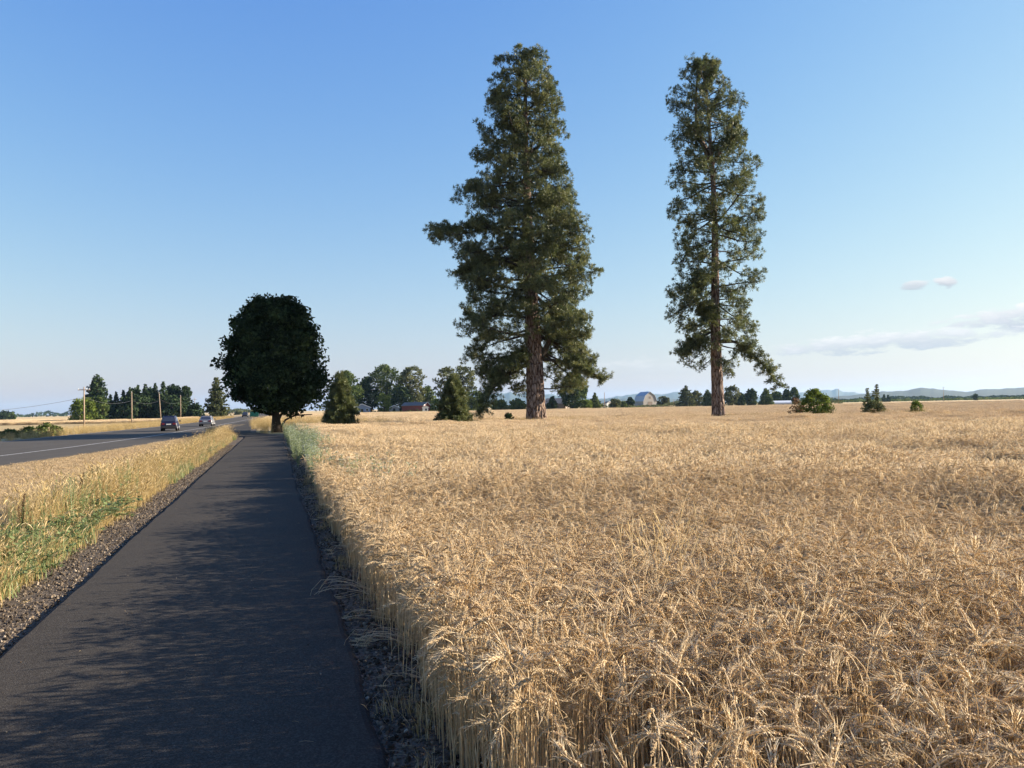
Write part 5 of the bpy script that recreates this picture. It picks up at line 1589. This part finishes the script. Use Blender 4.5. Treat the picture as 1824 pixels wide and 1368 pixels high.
# ------------------------------------------------------------------ vehicles
def car_paint(name, col, metallic=.3):
    m, n, l = new_mat(name)
    b = n.new('ShaderNodeBsdfPrincipled'); nz = n.new('ShaderNodeTexNoise'); nz.inputs['Scale'].default_value = 3
    r = ramp(n, [(.3, tuple(c * .85 for c in col)), (.7, tuple(min(1, c * 1.15) for c in col))]); l.new(nz.outputs['Fac'], r.inputs[0]); l.new(r.outputs[0], b.inputs['Base Color'])
    b.inputs['Metallic'].default_value = metallic; b.inputs['Roughness'].default_value = .42; b.inputs['Coat Weight'].default_value = .12
    o = n.new('ShaderNodeOutputMaterial'); l.new(b.outputs[0], o.inputs[0])
    return m


M_TYRE = paint("tyre", (.02, .02, .02), .9); M_RIM = paint("rim", (.4, .4, .42), .35, metallic=.8); M_TAIL = paint("tail_lamp", (.16, .012, .012), .3); M_PLATE = paint("plate", (.6, .6, .58), .5); M_TRIM = paint("trim", (.03, .03, .03), .6)


def loft(mb, secs):
    """closed loops of equal length joined in order, ends capped"""
    n = len(secs[0]); V = np.concatenate([np.array(s) for s in secs]); T = []
    for i in range(len(secs) - 1):
        for j in range(n):
            k = (j + 1) % n; a, b, c, d = i * n + j, i * n + k, (i + 1) * n + k, (i + 1) * n + j
            T += [(a, b, c), (a, c, d)]
    for j in range(1, n - 1):
        T.append((0, j + 1, j)); o = (len(secs) - 1) * n; T.append((o, o + j, o + j + 1))
    mb.add(V, T)


def car(name, x, y, heading, label, body_m, suv):
    """local +Y is forward"""
    r = empty(name, (x, y, 0.015), heading, label, "car")
    W = .89; H = 1.68 if suv else 1.42; L = 2.25; bz = 1.02 if suv else .90

    def sec(yy, hw, z0, z1, r_=.10):
        return [(hw - r_, yy, z0), (hw, yy, z0 + r_), (hw, yy, z0 + (z1 - z0) * .55), (hw - .03, yy, z1 - r_ * .6), (hw - r_ * 1.3, yy, z1), (-hw + r_ * 1.3, yy, z1), (-hw + .03, yy, z1 - r_ * .6), (-hw, yy, z0 + (z1 - z0) * .55), (-hw, yy, z0 + r_), (-hw + r_, yy, z0)]
    m = MB()
    tail = bz if suv else bz + .04
    loft(m, [sec(-L, W - .10, .42, tail - .12), sec(-L + .06, W - .03, .34, tail - .03), sec(-L + .3, W, .27, tail), sec(-.9, W, .24, bz), sec(.7, W, .24, bz - .01), sec(1.2, W, .25, bz - .06), sec(1.95, W - .05, .28, bz - .18), sec(L, W - .2, .36, bz - .32)])
    m.build("body", body_m, r)
    # cabin
    if suv:
        st = [(-2.18, -2.12, bz - .02), (-2.08, -1.92, H - .35), (-1.85, -1.6, H)]
        rear_low, rear_top, front_top, front_low = -2.17, -1.78, .25, 1.05
    else:
        rear_low, rear_top, front_top, front_low = -1.72, -1.05, .15, 1.05
    wl_, wt = W - .05, W - .22
    zb_ = bz - .03

    def ring(f):
        z = zb_ + (H - zb_) * f; hw = wl_ + (wt - wl_) * f
        y0 = rear_low + (rear_top - rear_low) * f ** 1.1; y1 = front_low + (front_top - front_low) * f
        return [(hw - .12, y0, z), (hw, y0 + .22, z), (hw, y1 - .3, z), (hw - .16, y1, z), (-hw + .16, y1, z), (-hw, y1 - .3, z), (-hw, y0 + .22, z), (-hw + .12, y0, z)]
    m = MB(); loft(m, [ring(0), ring(.5), ring(.9), [(a * .93, b * .97, H + .035) for a, b, c in ring(1)]]); m.build("cabin", body_m, r)

    def lerp(f, hwoff=0.0):
        z = zb_ + (H - zb_) * f; hw = wl_ + (wt - wl_) * f + hwoff
        return hw, rear_low + (rear_top - rear_low) * f ** 1.1, front_low + (front_top - front_low) * f, z
    h0, r0, f0, z0 = lerp(.16); h1, r1, f1, z1 = lerp(.86)
    m = MB(); m.quad((-h0 + .16, r0 - .025, z0), (h0 - .16, r0 - .025, z0), (h1 - .16, r1 - .025, z1), (-h1 + .16, r1 - .025, z1)); m.build("rear_window", M_GLASS, r)
    m = MB(); m.quad((h0 - .2, f0 + .03, z0), (-h0 + .2, f0 + .03, z0), (-h1 + .2, f1 + .03, z1), (h1 - .2, f1 + .03, z1)); m.build("windscreen", M_GLASS, r)
    for sg in (-1, 1):
        ym = (r0 + f0) / 2
        for (ya, yb, yc, yd) in ((r0 + .32, ym - .05, ym - .05, r1 + .3), (ym + .05, f0 - .4, f1 - .36, ym + .05)):
            m = MB(); m.quad((sg * (h0 + .02), ya, z0), (sg * (h0 + .02), yb, z0), (sg * (h1 + .02), yc, z1), (sg * (h1 + .02), yd, z1)); m.build("side_window", M_GLASS, r)
        m = MB(); m.box(sg * (W - .30) - .16, sg * (W - .30) + .16, -L - .01, -L + .22, tail - .30, tail - .10); m.build("tail_lamp", M_TAIL, r)
        m = MB(); m.box(sg * (W + .10) - .10, sg * (W + .10) + .10, .78, .9, bz + .0, bz + .15); m.build("mirror", body_m, r)
        for yy in (-1.38, 1.42):
            an = np.linspace(0, 2 * math.pi, 20, endpoint=False); R0 = .345 if suv else .31
            m = MB(); loft(m, [[(sg * (W - .21), yy + R0 * math.cos(a), R0 + R0 * math.sin(a)) for a in an], [(sg * (W + .005), yy + R0 * math.cos(a), R0 + R0 * math.sin(a)) for a in an], [(sg * (W + .02), yy + R0 * .8 * math.cos(a), R0 + R0 * .8 * math.sin(a)) for a in an]])
            wh = m.build("wheel", M_TYRE, r)
            m = MB(); loft(m, [[(sg * (W + .018), yy + R0 * .64 * math.cos(a), R0 + R0 * .64 * math.sin(a)) for a in an], [(sg * (W + .03), yy + R0 * .6 * math.cos(a), R0 + R0 * .6 * math.sin(a)) for a in an]]); m.build("rim", M_RIM, wh)
    m = MB(); m.box(-W + .06, W - .06, -L - .07, -L + .1, .36, .58); m.build("bumper", M_TRIM if suv else body_m, r)
    m = MB(); m.box(-.26, .26, -L - .02, -L + .02, tail - .32, tail - .18); m.build("number_plate", M_PLATE, r)
    return r


road_dir = lambda y: math.atan2(-(float(fog(y + 5)) - float(fog(y))), 5.0)
sv = P(303.5, 768, 79)
suv = car("dark_car", sv.x, 79.0, 0.33, "dark blue sport utility vehicle seen from behind on the road", car_paint("paint_navy", (.006, .008, .028), .1), True)
suv.scale = (.84, .86, .86)
sv = P(369, 759, 102)
car("silver_car", sv.x, 102, road_dir(102), "silver sedan ahead of the dark vehicle on the road", car_paint("paint_silver", (.20, .20, .21), .5), False).scale = (.9, .92, .9)
sv = P(433, 746, 260)
car("distant_car", sv.x, 262, road_dir(262) + math.pi, "tiny dark car far down the road near the sign", car_paint("paint_black", (.02, .02, .022)), True)

for ob in scene.objects:                       # leaf and flower masses nobody could pick apart
    if ob.parent is not None and ob.type == 'MESH' and ob.name.split('.')[0] in ('crown', 'foliage', 'leaves', 'flowers', 'seed_heads'):
        ob["kind"] = "stuff"

# ------------------------------------------------------------------ air
hz = MB(); hz.box(-14500, 16500, -3100, 14200, -6, 215)
ho = hz.build("haze", [])
ho.data.materials.clear()
m, n, l = new_mat("haze_air")
pv = n.new('ShaderNodeVolumePrincipled')
pv.inputs['Color'].default_value = (0.42, 0.68, 1.0, 1)
pv.inputs['Density'].default_value = 0.00004
pv.inputs['Anisotropy'].default_value = 0.25
o = n.new('ShaderNodeOutputMaterial'); l.new(pv.outputs[0], o.inputs['Volume'])
ho.data.materials.append(m)
tag(ho, "thin pale summer haze over the whole plain", "haze", kind="stuff")
